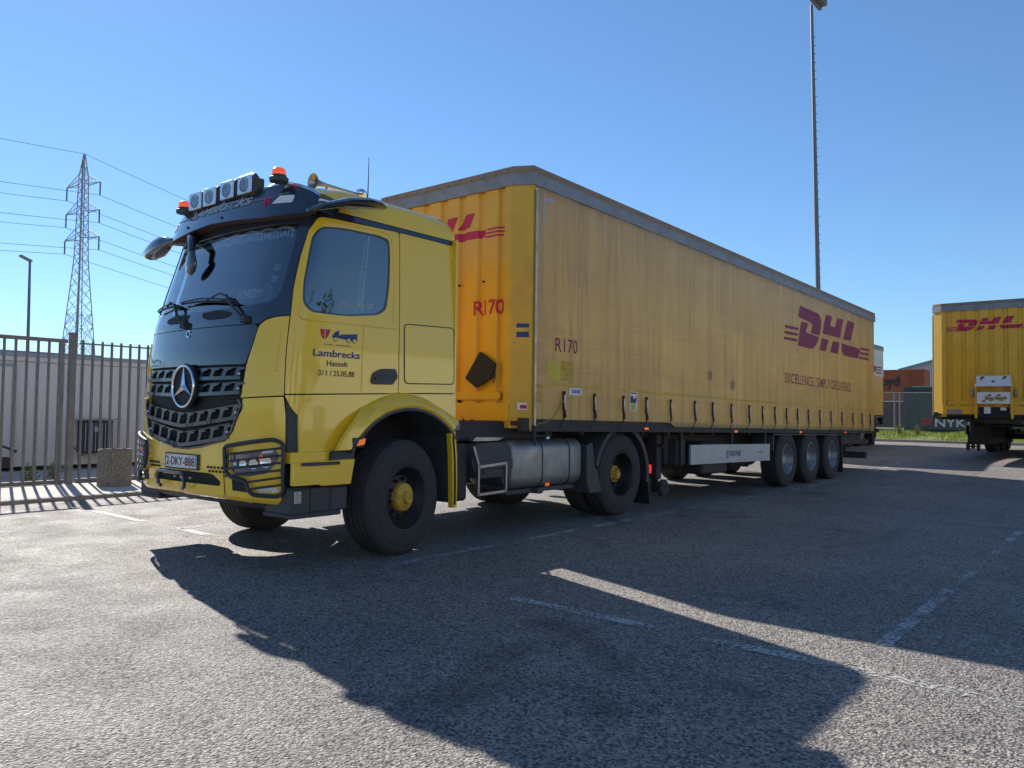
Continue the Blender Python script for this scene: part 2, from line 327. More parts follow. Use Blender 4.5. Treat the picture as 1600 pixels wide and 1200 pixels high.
def skin(name,outer,m,parent,fn,off=0.0,thick=.02,holes=(),us=(),vs=(),smooth=30,raw=None):
    """a sheet cut to an outline in (u,v), bent onto the surface fn(u,v,off) and given a thickness"""
    bm=bmesh.new()
    if raw is not None:
        V=[bm.verts.new((a,b,0)) for a,b in raw[0]]
        for f in raw[1]:
            try: bm.faces.new([V[i] for i in f])
            except ValueError: pass
    else:
        cl=lambda l:[q for i,q in enumerate(l) if math.dist(q[:2],l[i-1][:2])>1e-5]
        for out in (outer if isinstance(outer[0],list) else [outer]):
            loops=[[Vector((q[0],q[1],0)) for q in cl(l)] for l in [out]+list(holes)]
            V=[bm.verts.new(v) for l in loops for v in l]
            for t in geometry.tessellate_polygon(loops):
                try: bm.faces.new([V[i] for i in t])
                except ValueError: pass
    for u in us: bmesh.ops.bisect_plane(bm,geom=bm.verts[:]+bm.edges[:]+bm.faces[:],plane_co=(u,0,0),plane_no=(1,0,0),dist=1e-5)
    for v in vs: bmesh.ops.bisect_plane(bm,geom=bm.verts[:]+bm.edges[:]+bm.faces[:],plane_co=(0,v,0),plane_no=(0,1,0),dist=1e-5)
    if thick:
        g=bmesh.ops.extrude_face_region(bm,geom=bm.faces[:]); bmesh.ops.translate(bm,vec=(0,0,-thick),verts=[e for e in g['geom'] if isinstance(e,bmesh.types.BMVert)])
    for v in bm.verts: v.co=fn(v.co.x,v.co.y,off+v.co.z)
    bmesh.ops.recalc_face_normals(bm,faces=bm.faces)
    return finish(bm,name,m,parent,smooth)
def textmesh(txt,h,bold=0.0,sx=1.0,shear=0.0,outline=0.0,align='LEFT',space=1.0):
    c=bpy.data.curves.new('t','FONT'); c.body=txt; c.size=1; c.offset=bold; c.align_x=align; c.shear=shear; c.space_character=space; c.resolution_u=3
    if outline: c.fill_mode='NONE'; c.bevel_depth=outline; c.bevel_resolution=0
    o=bpy.data.objects.new('t',c); col.objects.link(o); bpy.context.view_layer.update()
    me=bpy.data.meshes.new_from_object(o.evaluated_get(bpy.context.evaluated_depsgraph_get()))
    k=h/.70
    V=[(v.co.x*k*sx,v.co.y*k) for v in me.vertices]; F=[tuple(p.vertices) for p in me.polygons]
    bpy.data.objects.remove(o); bpy.data.curves.remove(c); bpy.data.meshes.remove(me); return V,F
def text(name,txt,h,u,v,m,parent,fn,width=None,off=.003,us=(),rot=0.0,**k):
    V,F=textmesh(txt,h,**k); x0=min(a for a,b in V); x1=max(a for a,b in V)
    if width: V=[((a-x0)*width/(x1-x0),b) for a,b in V]
    c,s_=math.cos(rot),math.sin(rot)
    V=[(u+a*c-b*s_,v+a*s_+b*c) for a,b in V]
    return skin(name,None,m,parent,fn,off,0,raw=(V,F),us=us,smooth=0)
def frange(a,b,s):
    o=[]; 
    while a<b-1e-9: o.append(a); a+=s
    return o

import math
# plan curve of the near half of the cab, from the centre line round the corner and back along the side
PLAN=[(-3.125,1.275),(-3.120,1.05),(-3.105,.80),(-3.075,.56),(-3.03,.38),(-2.965,.235),(-2.88,.145),(-2.78,.112),(-2.55,.10),(-.97,.10)]
_S=[0.0]
for i in range(1,len(PLAN)): _S.append(_S[-1]+math.dist(PLAN[i],PLAN[i-1]))
def _cr(a,b,c,d,t): return .5*((2*b)+(-a+c)*t+(2*a-5*b+4*c-d)*t*t+(-a+3*b-3*c+d)*t**3)
def plan(s):
    s=max(0.0,min(_S[-1],s)); i=0
    while i<len(_S)-2 and s>_S[i+1]: i+=1
    t=(s-_S[i])/(_S[i+1]-_S[i])
    if i>=len(_S)-3: return tuple(PLAN[i][k]+(PLAN[i+1][k]-PLAN[i][k])*t for k in (0,1))
    P=lambda j:(PLAN[1][0],2*1.275-PLAN[1][1]) if j<0 else PLAN[min(j,len(PLAN)-1)]
    return tuple(_cr(P(i-1)[k],PLAN[i][k],PLAN[i+1][k],P(i+2)[k],t) for k in (0,1))
LEAN=[(.3,.07),(.55,.02),(.8,0),(1.4,0),(1.75,.02),(2.05,.06),(2.4,.155),(2.86,.29),(3.1,.37),(3.4,.5)]
def lerp(T,z):
    if z<=T[0][0]: return T[0][1]
    for (a,b),(c,d) in zip(T,T[1:]):
        if z<=c: return b+(d-b)*(z-a)/(c-a)
    return T[-1][1]
TUMB=[(1.3,0),(2.1,.02),(2.9,.06),(3.1,.085),(3.4,.12)]
WIDE=[(.3,.10),(1.22,.10),(1.36,0)]
def surf(s,z,off=0.0):
    """point of the cab skin: s metres round from the centre line (negative = far side), height z, off metres outward"""
    n=s<0; s=abs(s)
    x,y=plan(s); x1,y1=plan(s+.01); x0,y0=plan(max(s-.01,0))
    if s<.01: tx,ty=0,-1
    else:
        tx,ty=x1-x0,y1-y0; l=math.hypot(tx,ty) or 1; tx/=l;ty/=l
    nx,ny=ty,-tx
    if s>=_S[-1]-.011: nx,ny=0,-1
    f=max(0,min(1,(-1.75-x)/1.0))
    x+=lerp(LEAN,z)*min(1,f*1.25); 
    g=max(0,min(1,(s-.5)/.5)); y+=lerp(TUMB,z)*g
    x+=nx*off; y+=ny*off
    if n: y=2.55-y
    return x,y,z
SMAX=_S[-1]

KT=-.0136
# ================================================================== TRACTOR
ZS=frange(.4,3.3,.1)
US=[k for k in frange(-3.0,3.05,.25)]+[s*v for s in (-1,1) for v in (.8,.9,.95,1.05,1.1,1.15,1.2,1.3,1.35,1.4,1.6)]
WLS=(-1.66,.53)
truck=thing('tractor_unit',(-1.0,1.275,0),'yellow tractor unit with dark windscreen surround, roof spotlights and a star badge on its grille','truck')
def cab(name,outer,m,parent=None,off=0.0,thick=.025,holes=(),both=False,smooth=30):
    o=[skin(name,outer,m,parent or truck,surf,off,thick,holes,US,ZS,smooth)]
    if both:
        f=lambda l:[(-a,b) for a,b in l][::-1]
        o.append(skin(name,f(outer),m,parent or truck,surf,off,thick,[f(h) for h in holes],US,ZS,smooth))
    return o
mir=lambda l:l+[(-a,b) for a,b in reversed(l)]
Sx=lambda x:SMAX+.97+x
ws=rounded(mir([(0,2.865),(1.035,2.865),(1.045,2.65),(1.04,2.43),(1.02,2.22),(.90,2.165),(.4,2.14),(0,2.135)])[:-1],0)
ws=[(a,b) for i,(a,b) in enumerate(ws) if i==0 or ws[i-1]!=(a,b)]
ws=mir([(1.02,2.865),(1.038,2.85),(1.045,2.65),(1.04,2.43),(1.028,2.26),(1.0,2.20),(.94,2.172),(.66,2.152),(.3,2.143)])
win=rounded([(1.19,2.74),(1.25,2.825),(1.468,2.85),(1.994,2.858),(2.20,2.84),(2.222,2.7),(2.212,2.45),(2.17,2.22),(2.06,2.165),(1.679,2.117),(1.33,2.117),(1.25,2.19),(1.215,2.35)],.05,3)
# inner shell with window openings
mwin=[(-a,b) for a,b in win][::-1]
shell_out=mir([(3.12,2.94),(3.12,1.42),(1.95,1.38),(1.22,1.36),(1.19,.62)])
cab('cab_shell',shell_out,'shell_dark',off=-.034,thick=.03,holes=[ws,win,mwin])
# glass
g=cab('windscreen',[(a*.998,b) for a,b in ws],'glass',off=-.012,thick=0)[0]
cab('side_window',win,'glass',off=-.012,thick=0,both=True)
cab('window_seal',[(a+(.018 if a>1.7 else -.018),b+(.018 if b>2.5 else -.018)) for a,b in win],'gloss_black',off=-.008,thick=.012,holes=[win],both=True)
# black surround : pillars, header and cowl
front=mir([(1.172,2.94),(1.158,2.90),(1.128,2.80),(1.115,2.57),(1.122,2.29),(1.150,2.066),(1.048,2.056),(.955,2.035),(.89,1.995)])
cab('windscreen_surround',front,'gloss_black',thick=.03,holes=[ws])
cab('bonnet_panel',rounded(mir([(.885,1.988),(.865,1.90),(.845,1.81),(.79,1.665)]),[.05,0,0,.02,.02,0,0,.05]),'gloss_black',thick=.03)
# vents, cowl fittings
for pts in ([(.10,2.125),(.36,2.138),(.52,2.11),(.545,2.09),(.48,2.062),(.25,2.055),(.14,2.075)],):
    cab('air_vent',rounded(pts,.03),'shell_dark',off=.004,thick=.006,both=True)
cab('maker_badge',[( -.055+.034*math.cos(R(a)),1.95+.034*math.sin(R(a))) for a in range(0,360,20)],'chrome',off=.008,thick=.012)
cab('badge_disc',[( -.055+.022*math.cos(R(a)),1.95+.022*math.sin(R(a))) for a in range(0,360,20)],'text_blue',off=.0105,thick=.002)
# wipers
def wiper(a,b,c,d):
    mb=MB(); mb.tube([surf(*a,.03),surf((a[0]+b[0])/2,(a[1]+b[1])/2,.05),surf(*b,.035)],.013,6); mb.box(*[tuple(Vector(surf(*a,.015))+Vector((k*.03,k*.035,k*.03))) for k in(-1,1)],.008)
    n=8; mb.tube([surf(c[0]+(d[0]-c[0])*i/n,c[1]+(d[1]-c[1])*i/n+.02*math.sin(math.pi*i/n),.02) for i in range(n+1)],.010,5)
    mb.tube([surf(c[0]+(d[0]-c[0])*i/n,c[1]+.012+(d[1]-c[1])*i/n+.032*math.sin(math.pi*i/n),.034) for i in range(n+1)],.007,5)
    mb.tube([surf(*b,.035),surf(b[0]-.1,b[1]+.03,.04),surf((c[0]+d[0])/2,(c[1]+d[1])/2+.03,.03)],.008,6)
    mb.build('wiper','chassis',truck)
wiper((.745,2.035),(.45,2.25),(.62,2.175),(-.28,2.235)); wiper((-.13,2.03),(-.40,2.24),(-.30,2.21),(-.85,2.205))
# corner panels
cab('corner_panel',rounded([(.768,1.392),(1.160,1.412),(1.150,2.056),(1.046,2.046),(.95,2.022),(.893,1.975),(.855,1.81),(.805,1.655)],[0,0,0,.03,.03,.03,.03,0]),'cab_yellow',both=True)
cab('wind_deflector',rounded([(.90,1.60),(1.095,1.60),(1.10,1.93),(.955,1.915)],.02),'cab_yellow',off=.008,thick=.008,both=True)
# doors
def side(name,outer,m,**k): return cab(name,outer,m,both=True,**k)
door=[(1.168,1.425),(2.340,1.462),(2.375,2.945),(1.36,2.928),(1.19,2.922),(1.168,2.87),(1.136,2.80),(1.123,2.57),(1.130,2.29),(1.158,2.06)]
doors=side('door',rounded(door,[.01,.01,.03,.05,.05,0,0,0,0,0]),'cab_yellow',holes=[[(a+(.016 if a>1.7 else -.016),b+(.016 if b>2.5 else -.016)) for a,b in win]])
# pressed edges of the door
for sgn,d in zip((1,-1),doors):
    mp=lambda l:[(a*sgn,b) for a,b in l]
    def line(pts,r=.006,off=.001,m='cab_yellow',nm='pressed_line',par=d,closed=False):
        P=[]
        n=len(pts)
        for i in range(n if closed else n-1):
            a,b=pts[i],pts[(i+1)%n]; k=max(1,int(math.dist(a,b)/.08))
            for j in range(k): P.append(surf(sgn*(a[0]+(b[0]-a[0])*j/k),a[1]+(b[1]-a[1])*j/k,off))
        if not closed: P.append(surf(sgn*pts[-1][0],pts[-1][1],off))
        mb=MB(); mb.tube(P,r,6,closed=closed); return mb.build(nm,m,par,smooth=60)
    line(rounded([(1.225,2.18),(1.225,2.06),(1.27,2.035),(2.33,2.045)],[0,.06,.05,0])); line([(1.915,2.03),(1.915,1.47)],.007)
    line(rounded([(1.30,2.90),(2.0,2.915),(2.26,2.90),(2.30,2.5),(2.28,2.1)],[0,0,.1,0,0]),.006)
    hd=skin('door_handle',mp(rounded([(2.012,1.56),(2.035,1.63),(2.10,1.662),(2.155,1.675),(2.305,1.680),(2.332,1.605),(2.268,1.535),(2.03,1.532)],.02)),'satin_black',d,surf,.012,.02,(),US,ZS)
    skin('handle_grip',mp(rounded([(2.05,1.60),(2.25,1.625),(2.27,1.60),(2.06,1.575)],.01)),'plastic',hd,surf,.022,.012)
side('door_lower',rounded([(1.292,.957),(1.765,.957),(1.765,.975),(1.80,1.10),(1.87,1.22),(1.98,1.34),(2.10,1.40),(2.30,1.437),(2.338,1.452),(1.168,1.414),(1.215,1.33),(1.285,1.25)],0),'cab_yellow')
side('rear_quarter',rounded([(2.352,1.465),(3.108,1.482),(3.108,2.945),(2.387,2.945)],.012),'cab_yellow')
q=[o for o in bpy.data.objects if o.name.startswith('rear_quarter')]
for sgn,d in zip((1,-1),q):
    hh=skin('locker_hatch',[(a*sgn,b) for a,b in rounded([(2.425,1.56),(3.07,1.575),(3.07,2.115),(2.425,2.095)],.05)],'cab_yellow',d,surf,.006,.008,(),US,ZS)
    mb=MB(); P=rounded([(2.418,1.552),(3.078,1.568),(3.078,2.122),(2.418,2.102)],.05); mb.tube([surf(sgn*a,b,.001) for a,b in P],.005,6,closed=True); mb.build('hatch_seal','plastic',hh)
# rear quarter lower + wheel arch
def arcp(r,a0,a1,n=14): return [(Sx(WLS[0]+r*math.cos(R(a0+(a1-a0)*i/n))),WLS[1]+r*math.sin(R(a0+(a1-a0)*i/n))) for i in range(n+1)]
side('quarter_lower',[(2.352,1.453),(3.108,1.472)]+[(3.108,1.22)]+arcp(.93,43,88,8),'cab_yellow')
for yb,sg in ((0,1),(2.55,-1)):
    mb=MB(); n_=34; vs2=[]; K=7
    for i in range(n_+1):
        q_a=R(47+(156-47)*i/n_); zo=WLS[1]+.94*math.sin(q_a); e=.10-lerp(WIDE,zo); zi=WLS[1]+.85*math.sin(q_a); e2=max(-.012,(.10-lerp(WIDE,zi))*.35-.012)
        zc=.968
        for r_,t_ in ((.80,.05),(.80,.0),(.82,-.014),(.87,e2*.8),(.925,e-.004),(.94,e+.02),(.85,.16)): vs2.append((WLS[0]+r_*math.cos(q_a),yb+sg*t_,max(zc,WLS[1]+r_*math.sin(q_a))))
    mb.add(vs2,[(i*K+j,(i+1)*K+j,(i+1)*K+(j+1)%K,i*K+(j+1)%K) for i in range(n_) for j in range(K)]+[tuple(range(K)),tuple(n_*K+j for j in range(K))[::-1]]); ar=mb.build('wheel_arch','cab_yellow',truck)
    mb=MB(); mb.lathe([(r,yb+sg*t) for r,t in ((.80,.0),(.775,-.004),(.77,.02),(.77,.6),(.79,.6),(.80,.03))],(WLS[0],0,WLS[1]),a0=38,a1=148,n=30,close=True); mb.build('arch_liner','plastic',ar)
    mb=MB(); mb.bm.free()
    # side marker in the arch lip
    mb=MB(); mb.box((-2.34,yb-sg*.02,.985),(-2.20,yb+sg*.03,1.075),.012); hs=mb.build('marker_housing','plastic',truck)
    mb=MB(); mb.prism([(-2.295,1.0),(-2.215,1.015),(-2.205,1.065),(-2.27,1.05)],1,yb-sg*.026,yb-sg*.015); mb.build('marker_lamp','amber',hs)
    # guard strip behind the front wheel
    pts=[(-1.135,1.10),(-1.075,1.115),(-1.045,.9),(-1.035,.6),(-1.04,.38),(-1.095,.38),(-1.10,.6),(-1.11,.85)]
    mb=MB(); mb.prism(pts,1,yb-sg*.0,yb+sg*.06); st=mb.build('mudguard_edge','cab_yellow',truck)
    mb=MB(); mb.prism([(-1.115,1.06),(-1.095,1.065),(-1.068,.85),(-1.058,.6),(-1.06,.41),(-1.078,.41),(-1.08,.6),(-1.088,.85)],1,yb-sg*.006,yb+sg*.004); mb.build('rubber_insert','shell_dark',st)
    mb=MB(); mb.box((-1.13,yb+sg*.02,1.11),(-.98,yb+sg*.25,1.20),.01); mb.build('fender_bracket','gloss_black',truck)
    mb=MB(); mb.prism([(-1.10,1.1),(-1.03,1.1),(-1.03,.42),(-1.06,.42)],1,yb+sg*.06,yb+sg*.6); mb.build('mudguard','plastic',truck)
# grey gap liner between bumper and door
side('gap_liner',[(1.195,.96),(1.30,.96),(1.30,1.26),(1.22,1.36),(1.175,1.40)],'plastic',off=-.02,thick=.02)
# bumper with openings for the lower grille and the air slot
lg=mir([(.0,.955),(.30,.978),(.62,1.042),(.70,1.12),(.745,1.22),(.80,1.30),(.79,1.385)])
lg=[(a,b) for i,(a,b) in enumerate(lg) if (a,b) not in lg[:i]]
slot=rounded(mir([(.54,.665),(.56,.70),(.47,.755),(.40,.765)]),.015)
bump=mir([(0,.60),(.30,.60),(.90,.585),(1.165,.57),(1.178,.60),(1.182,1.05),(1.178,1.25),(1.160,1.400),(.80,1.383)])
bump=[(a,b) for i,(a,b) in enumerate(bump) if (a,b) not in bump[:i]]
lgm=[(a,b) for a,b in lg if b<1.38]
# outline: bumper top follows the grille sides (grille is open at the top)
bo=[(0,.60),(.30,.60),(.90,.585),(1.165,.57),(1.178,.60),(1.182,1.05),(1.178,1.25),(1.160,1.400),(.80,1.383),(.80,1.30),(.745,1.22),(.70,1.12),(.62,1.042),(.30,.978),(0,.955)]
bo=bo+[(-a,b) for a,b in reversed(bo[1:-1])]
bumper=cab('bumper',bo,'cab_yellow',off=.012,thick=.04,holes=[slot])[0]
mb=MB(); Ls=[s for s in frange(-1.165,1.17,.0777)]
zb_=lambda s: .60 if abs(s)<.3 else (.60-.015*(abs(s)-.3)/.6 if abs(s)<.9 else .585-.015*(abs(s)-.9)/.265)
rows=[[surf(s,zb_(s)+.004,.010) for s in Ls],[surf(s,zb_(s)-.03,-.01) for s in Ls],[surf(s,zb_(s)-.055,-.10) for s in Ls]]
n=len(Ls); mb.add(rows[0]+rows[1]+rows[2],[(k*n+i,k*n+i+1,(k+1)*n+i+1,(k+1)*n+i) for k in (0,1) for i in range(n-1)]); mb.build('bumper_lip','cab_yellow',bumper)
rows=[[surf(s,zb_(s)-.053,-.08) for s in Ls],[surf(s,zb_(s)-.10,-.14) for s in Ls]]
mb=MB(); mb.add(rows[0]+rows[1],[(i,i+1,n+i+1,n+i) for i in range(n-1)]); mb.build('bumper_skirt','plastic',bumper)
cab('slot_backing',mir([(.60,.63),(.60,.79)]),'plastic',off=-.05,thick=.01,parent=bumper)
mb=MB()
for s in (-.16,0,.1,-.05): mb.lathe([(.0,-.006),(.009,-.004),(.009,.01)],surf(s,.705,.0),axis=0,n=8)
mb.build('slot_lamps','white_label',bumper)
mb=MB(); mb.tube([surf(s,z,.06) for s,z in rounded([(-.36,.62),(-.36,.75),(.10,.75),(.12,.62)],.05)],.016,8); mb.build('tow_loop','gloss_black',bumper)
for c0 in(-.62,.40):
    mb=MB()
    for i in range(5):
        for j in range(2): mb.box(*[tuple(Vector(surf(c0+i*.045+j*.022,.815-j*.032,.012))+Vector((k*.005,k*.012,k*.010))) for k in(-1,1)])
    mb.build('bumper_perforation','shell_dark',bumper)
mb=MB(); mb.tube([surf(s,.60+.0*s,.014) for s in (.60,.605)]+[surf(.60,.75,.014)]+[surf(.655,1.0,.014)],.003,4); mb.build('bumper_seam','shell_dark',bumper)
# number plate
pl=cab('number_plate',rounded(rect(-.26,.79,.26,.902),.012),'plate_white',off=.035,thick=.012)[0]
cab('plate_holder',rounded(rect(-.28,.778,.28,.912),.012),'plastic',off=.028,thick=.03,parent=pl)
text('plate_text','2-DKY-888',.074,-.235,.81,'plate_red',pl,surf,width=.47,off=.0365,bold=.012)
mb=MB(); mb.tube([surf(a,b,.036) for a,b in rounded(rect(-.252,.797,.252,.895),.01)],.0022,4,closed=True); mb.build('plate_border','plate_red',pl)
# grille: dark recess, comb shaped louvres
cab('grille_recess',mir([(.80,1.66),(.80,1.30),(.745,1.22),(.70,1.12),(.62,1.042),(.30,.978),(0.001,.955)]),'shell_dark',off=-.045,thick=.01)
gr=cab('grille_frame',mir([(.78,1.65),(.775,1.395),(.60,1.38),(.3,1.35),(0.001,1.34)]),'shell_dark',off=-.03,thick=.02)[0]
def vee(z0,k,flat=0): return lambda s:z0+k*max(0,abs(s)-flat)
def louvre(w,zb,h,n,off,par):
    tw=(2*w-.10)/(n-1)
    mb=MB()
    def quad(pts,o0,o1):
        b=[surf(a,c,o0) for a,c in pts]; t=[surf(a,c,o1) for a,c in pts]; k=len(pts)
        mb.add(b+t,[tuple(range(k)),tuple(range(2*k-1,k-1,-1))]+[(i,(i+1)%k,k+(i+1)%k,k+i) for i in range(k)])
    N=24
    for i in range(N):
        a=-w+2*w*i/N; b=-w+2*w*(i+1)/N
        quad([(a,zb(a)),(b,zb(b)),(b,zb(b)+.030),(a,zb(a)+.030)],off-.02,off+.022)      # lower lip, stands proud
        quad([(a,zb(a)+h-.010),(b,zb(b)+h-.010),(b,zb(b)+h),(a,zb(a)+h)],off-.02,off)
    for i in range(n):
        c=-w+.04+(2*w-.10)*i/(n-1)
        quad([(c-.024,zb(c)+.028),(c+.020,zb(c)+.028),(c+.034,zb(c)+.06),(c+.046,zb(c)+h-.028),(c+.045+tw*.35,zb(c)+h-.016),(c+.045+tw*.35,zb(c)+h-.006),(c-.0,zb(c)+h-.004),(c-.004,zb(c)+.07)],off-.012,off+.008)
    lo=mb.build('grille_louvre','grille',par,smooth=20)
    mb=MB()
    for s in (-w+.02,w-.02): mb.lathe([(0,-.012),(.008,-.009),(.010,.004)],surf(s,zb(s)+h*.45,off+.012),axis=0,n=10)
    mb.build('marker_light','white_label',lo)
grl=cab('grille',mir([(.77,1.36),(.60,1.345),(.3,1.32),(0.001,1.31)]),'shell_dark',off=-.03,thick=.01)[0]
louvre(.765,lambda s:1.535+.005*abs(s),.105,10,.0,grl); louvre(.765,lambda s:1.395+.03*abs(s),.105,10,.0,grl)
louvre(.755,lambda s:1.135+.115*abs(s)**1.25,.125,10,.004,grl); louvre(.655,lambda s:.972+.145*abs(s)**1.3,.13,8,.004,grl)
# lower grille rim
mb=MB(); P=[(.76,1.375),(.79,1.33),(.735,1.22),(.69,1.12),(.61,1.047),(.30,.983),(.12,.962),(0,.958)]; P=P+[(-a,b) for a,b in reversed(P[:-1])]
mb.tube([surf(a,b,.012) for a,b in P],.014,6); mb.build('grille_rim','gloss_black',grl)
# star emblem
mb=MB(); c=surf(.04,1.487,.03); mb.lathe([(0,-.006),(.190,-.006),(.198,.0),(.19,.03),(0,.03)],(c[0],c[1],c[2]),axis=0,n=48); em=mb.build('star_emblem','shell_dark',truck)
mb=MB(); pr=[(.176+.012*math.cos(R(a)),.014*math.sin(R(a))) for a in range(0,360,45)]; mb.lathe(pr,(c[0]-.016,c[1],c[2]),axis=0,n=56,close=True); mb.build('emblem_ring','chrome',em,smooth=60)
mb=MB(); cc=Vector((c[0]-.018,c[1],c[2]))
for k in range(3):
    a=R(90+120*k); tip=cc+Vector((0,math.cos(a),math.sin(a)))*.176; l=cc+Vector((0,math.cos(a+R(60)),math.sin(a+R(60))))*.034; r=cc+Vector((0,math.cos(a-R(60)),math.sin(a-R(60))))*.034; top=cc+Vector((-.022,0,0)); bk=cc+Vector((.01,0,0))
    mb.add([tuple(v) for v in (tip,l,top,r,bk)],[(0,1,2),(0,2,3),(0,4,1),(0,3,4)])
mb.build('emblem_star','chrome',em,smooth=0)
# headlamps with tube guards
hl=rounded([(.695,.925),(.85,.952),(1.10,.988),(1.140,.94),(1.125,.88),(1.05,.79),(.86,.757),(.72,.785)],.03)
gd=rounded([(.645,.995),(.88,1.032),(1.10,1.062),(1.170,1.03),(1.168,.65),(1.13,.612),(.935,.618),(.895,.66),(.875,.725),(.72,.752),(.66,.80)],.035)
for sg in (1,-1):
    m=lambda l:[(sg*a,b) for a,b in l]
    h=skin('headlamp',m(hl),'lens_dark',truck,surf,.016,.02,(),US,ZS)
    for (a,b,r,mt) in ((1.04,.885,.048,'chrome'),(.935,.862,.042,'chrome'),(.83,.86,.036,'chrome'),(1.0,.912,.022,'amber'),(.755,.86,.024,'lens')):
        c=surf(sg*a,b,.016); n_=(Vector(surf(sg*a,b,.1))-Vector(surf(sg*a,b,0))).normalized()
        mb=MB(); mb.lathe([(0,-.002),(r*.55,-.006),(r,-.010),(r,.006)],(0,0,0),axis=0,n=16); o=mb.build('reflector',mt,h,smooth=60)
        q_=Vector((-1,0,0)).rotation_difference(n_); 
        for v in o.data.vertices: v.co=q_@(v.co+ORG[h.name])+Vector(c)-ORG[h.name]
    skin('lamp_strip',m(rounded([(1.0,.975),(1.10,.985),(1.09,.955),(1.0,.945)],.006)),'white_label',h,surf,.019,.004,(),US,ZS)
    skin('fog_lamp',m(rounded([(.95,.635),(1.13,.645),(1.12,.675),(1.0,.69),(.95,.67)],.012)),'lens',h,surf,.016,.01,(),US,ZS)
    skin('corner_intake',m(rounded([(.70,.64),(.86,.632),(.86,.70),(.80,.72),(.70,.735)],.01)),'shell_dark',h,surf,.014,.004,(),US,ZS)
    mb=MB(); P=[]
    for i in range(len(gd)):
        a,b=gd[i],gd[(i+1)%len(gd)]; k=max(1,int(math.dist(a,b)/.06))
        for j in range(k): P.append(surf(sg*(a[0]+(b[0]-a[0])*j/k),a[1]+(b[1]-a[1])*j/k,.045))
    mb.tube(P,.017,8,closed=True); g_=mb.build('lamp_guard','satin_black',truck,smooth=60)
    mb=MB()
    for i in range(6):
        z=.655+i*.058+.02; zl=z
        s0=.665 if z>.76 else .905
        mb.tube([surf(sg*(s0+(1.16-s0)*t/8),z+ (-.035 if z>.76 else -.012)*(1-t/8)+.03*(t/8),.052) for t in range(9)],.0085,6)
    mb.tube([surf(sg*.70,z,.05) for z in (.97,.88,.80)],.008,6)
    mb.build('guard_bars','satin_black',g_,smooth=60)
    # steps behind the bumper
    yb,s2=(0,1) if sg==1 else (2.55,-1)
    mb=MB(); mb.prism([(-2.87,.87),(-2.50,.87),(-2.48,.955),(-2.87,.957)],1,yb+s2*.09,yb+s2*.16); mb.build('step_riser','cab_yellow',truck)
    mb=MB(); mb.prism([(-2.50,.885),(-2.27,.89),(-2.25,.955),(-2.49,.957)],1,yb+s2*.05,yb+s2*.3); mb.build('step_bracket','plastic',truck)
    mb=MB(); mb.prism([(-2.89,.70),(-2.64,.70),(-2.62,.685),(-2.32,.685),(-2.28,.89),(-2.38,.89),(-2.89,.875),],1,yb+s2*.02,yb+s2*.06); st=mb.build('step_panel','cab_yellow',truck)
    mb=MB(); mb.prism([(-2.89,.70),(-2.45,.70),(-2.40,.80),(-2.89,.80)],1,yb+s2*.0,yb+s2*.021); mb.build('step_fold','cab_yellow',st)
    mb=MB(); mb.box((-2.82,yb-s2*.005,.852),(-2.45,yb+s2*.02,.878),.004); mb.build('step_tread','plastic',st)
    mb=MB(); mb.box((-2.90,yb+s2*.04,.46),(-2.70,yb+s2*.4,.68),.02); mb.box((-2.70,yb+s2*.06,.47),(-2.42,yb+s2*.10,.67),.01); mb.box((-2.50,yb+s2*.04,.47),(-2.33,yb+s2*.4,.67),.015); mb.box((-2.90,yb+s2*.03,.435),(-2.40,yb+s2*.42,.475),.01); br=mb.build('lower_step','plastic',truck)
    mb=MB(); mb.box((-2.87,yb+s2*.025,.55),(-2.80,yb+s2*.045,.66),.008); mb.build('tow_cover','steel',br)
# roof, black drip band, visor
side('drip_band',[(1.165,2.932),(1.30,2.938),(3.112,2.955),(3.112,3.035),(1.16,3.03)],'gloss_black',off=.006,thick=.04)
mb=MB(); secs=[]; xs=[-2.80,-2.74,-2.67,-2.60,-2.45,-2.3,-1.9,-1.4,-1.05,-.985,-.97]
for x in xs:
    t=max(0,min(1,(x+2.85)/.35)); e=max(0,min(1,(-.965-x)/.07)); top=3.14+.13*t**.7; top=3.02+(top-3.02)*(.55+.45*e**.5)
    pr=[(.155,2.99),(.162,3.04),(.185,3.04+(top-3.04)*.45),(.235,3.04+(top-3.04)*.72),(.33,3.04+(top-3.04)*.88),(.55,3.04+(top-3.04)*.96),(.9,3.04+(top-3.04)*.99),(1.275,top)]
    bx=lambda y:x+(.42*((1.275-y)/1.12)**4)*max(0,min(1,(-1.6-x)/1.1)); secs.append([(bx(y),y,z) for y,z in pr]+[(bx(y),2.55-y,z) for y,z in reversed(pr[:-1])])
vs_=[v for s_ in secs for v in s_]; k=len(secs[0]); mb.add(vs_,[(i*k+j,i*k+j+1,(i+1)*k+j+1,(i+1)*k+j) for i in range(len(xs)-1) for j in range(k-1)]+[tuple(range(k)),tuple((len(xs)-1)*k+j for j in range(k))])
roof=mb.build('roof','cab_yellow',truck,smooth=50)
mb=MB(); mb.box((-.985,.11,1.22),(-.965,2.44,3.0),.0); mb.build('back_wall','cab_yellow',truck)
mb=MB(); mb.box((-2.5,.60,1.30),(-.99,1.95,1.40)); mb.box((-1.0,.13,1.15),(-.99,2.42,1.42)); mb.box((-2.45,.62,.6),(-2.40,1.93,1.4)); mb.box((-2.45,.62,.75),(-.99,.66,1.4)); mb.build('under_floor','shell_dark',truck)
vt=[(-1.165,3.08),(-1.10,3.13),(-1.0,3.175),(-.86,3.205),(-.6,3.165),(-.3,3.16),(0,3.165),(.3,3.165),(.6,3.175),(.72,3.20),(.86,3.205),(1.0,3.175),(1.10,3.13),(1.165,3.08)]
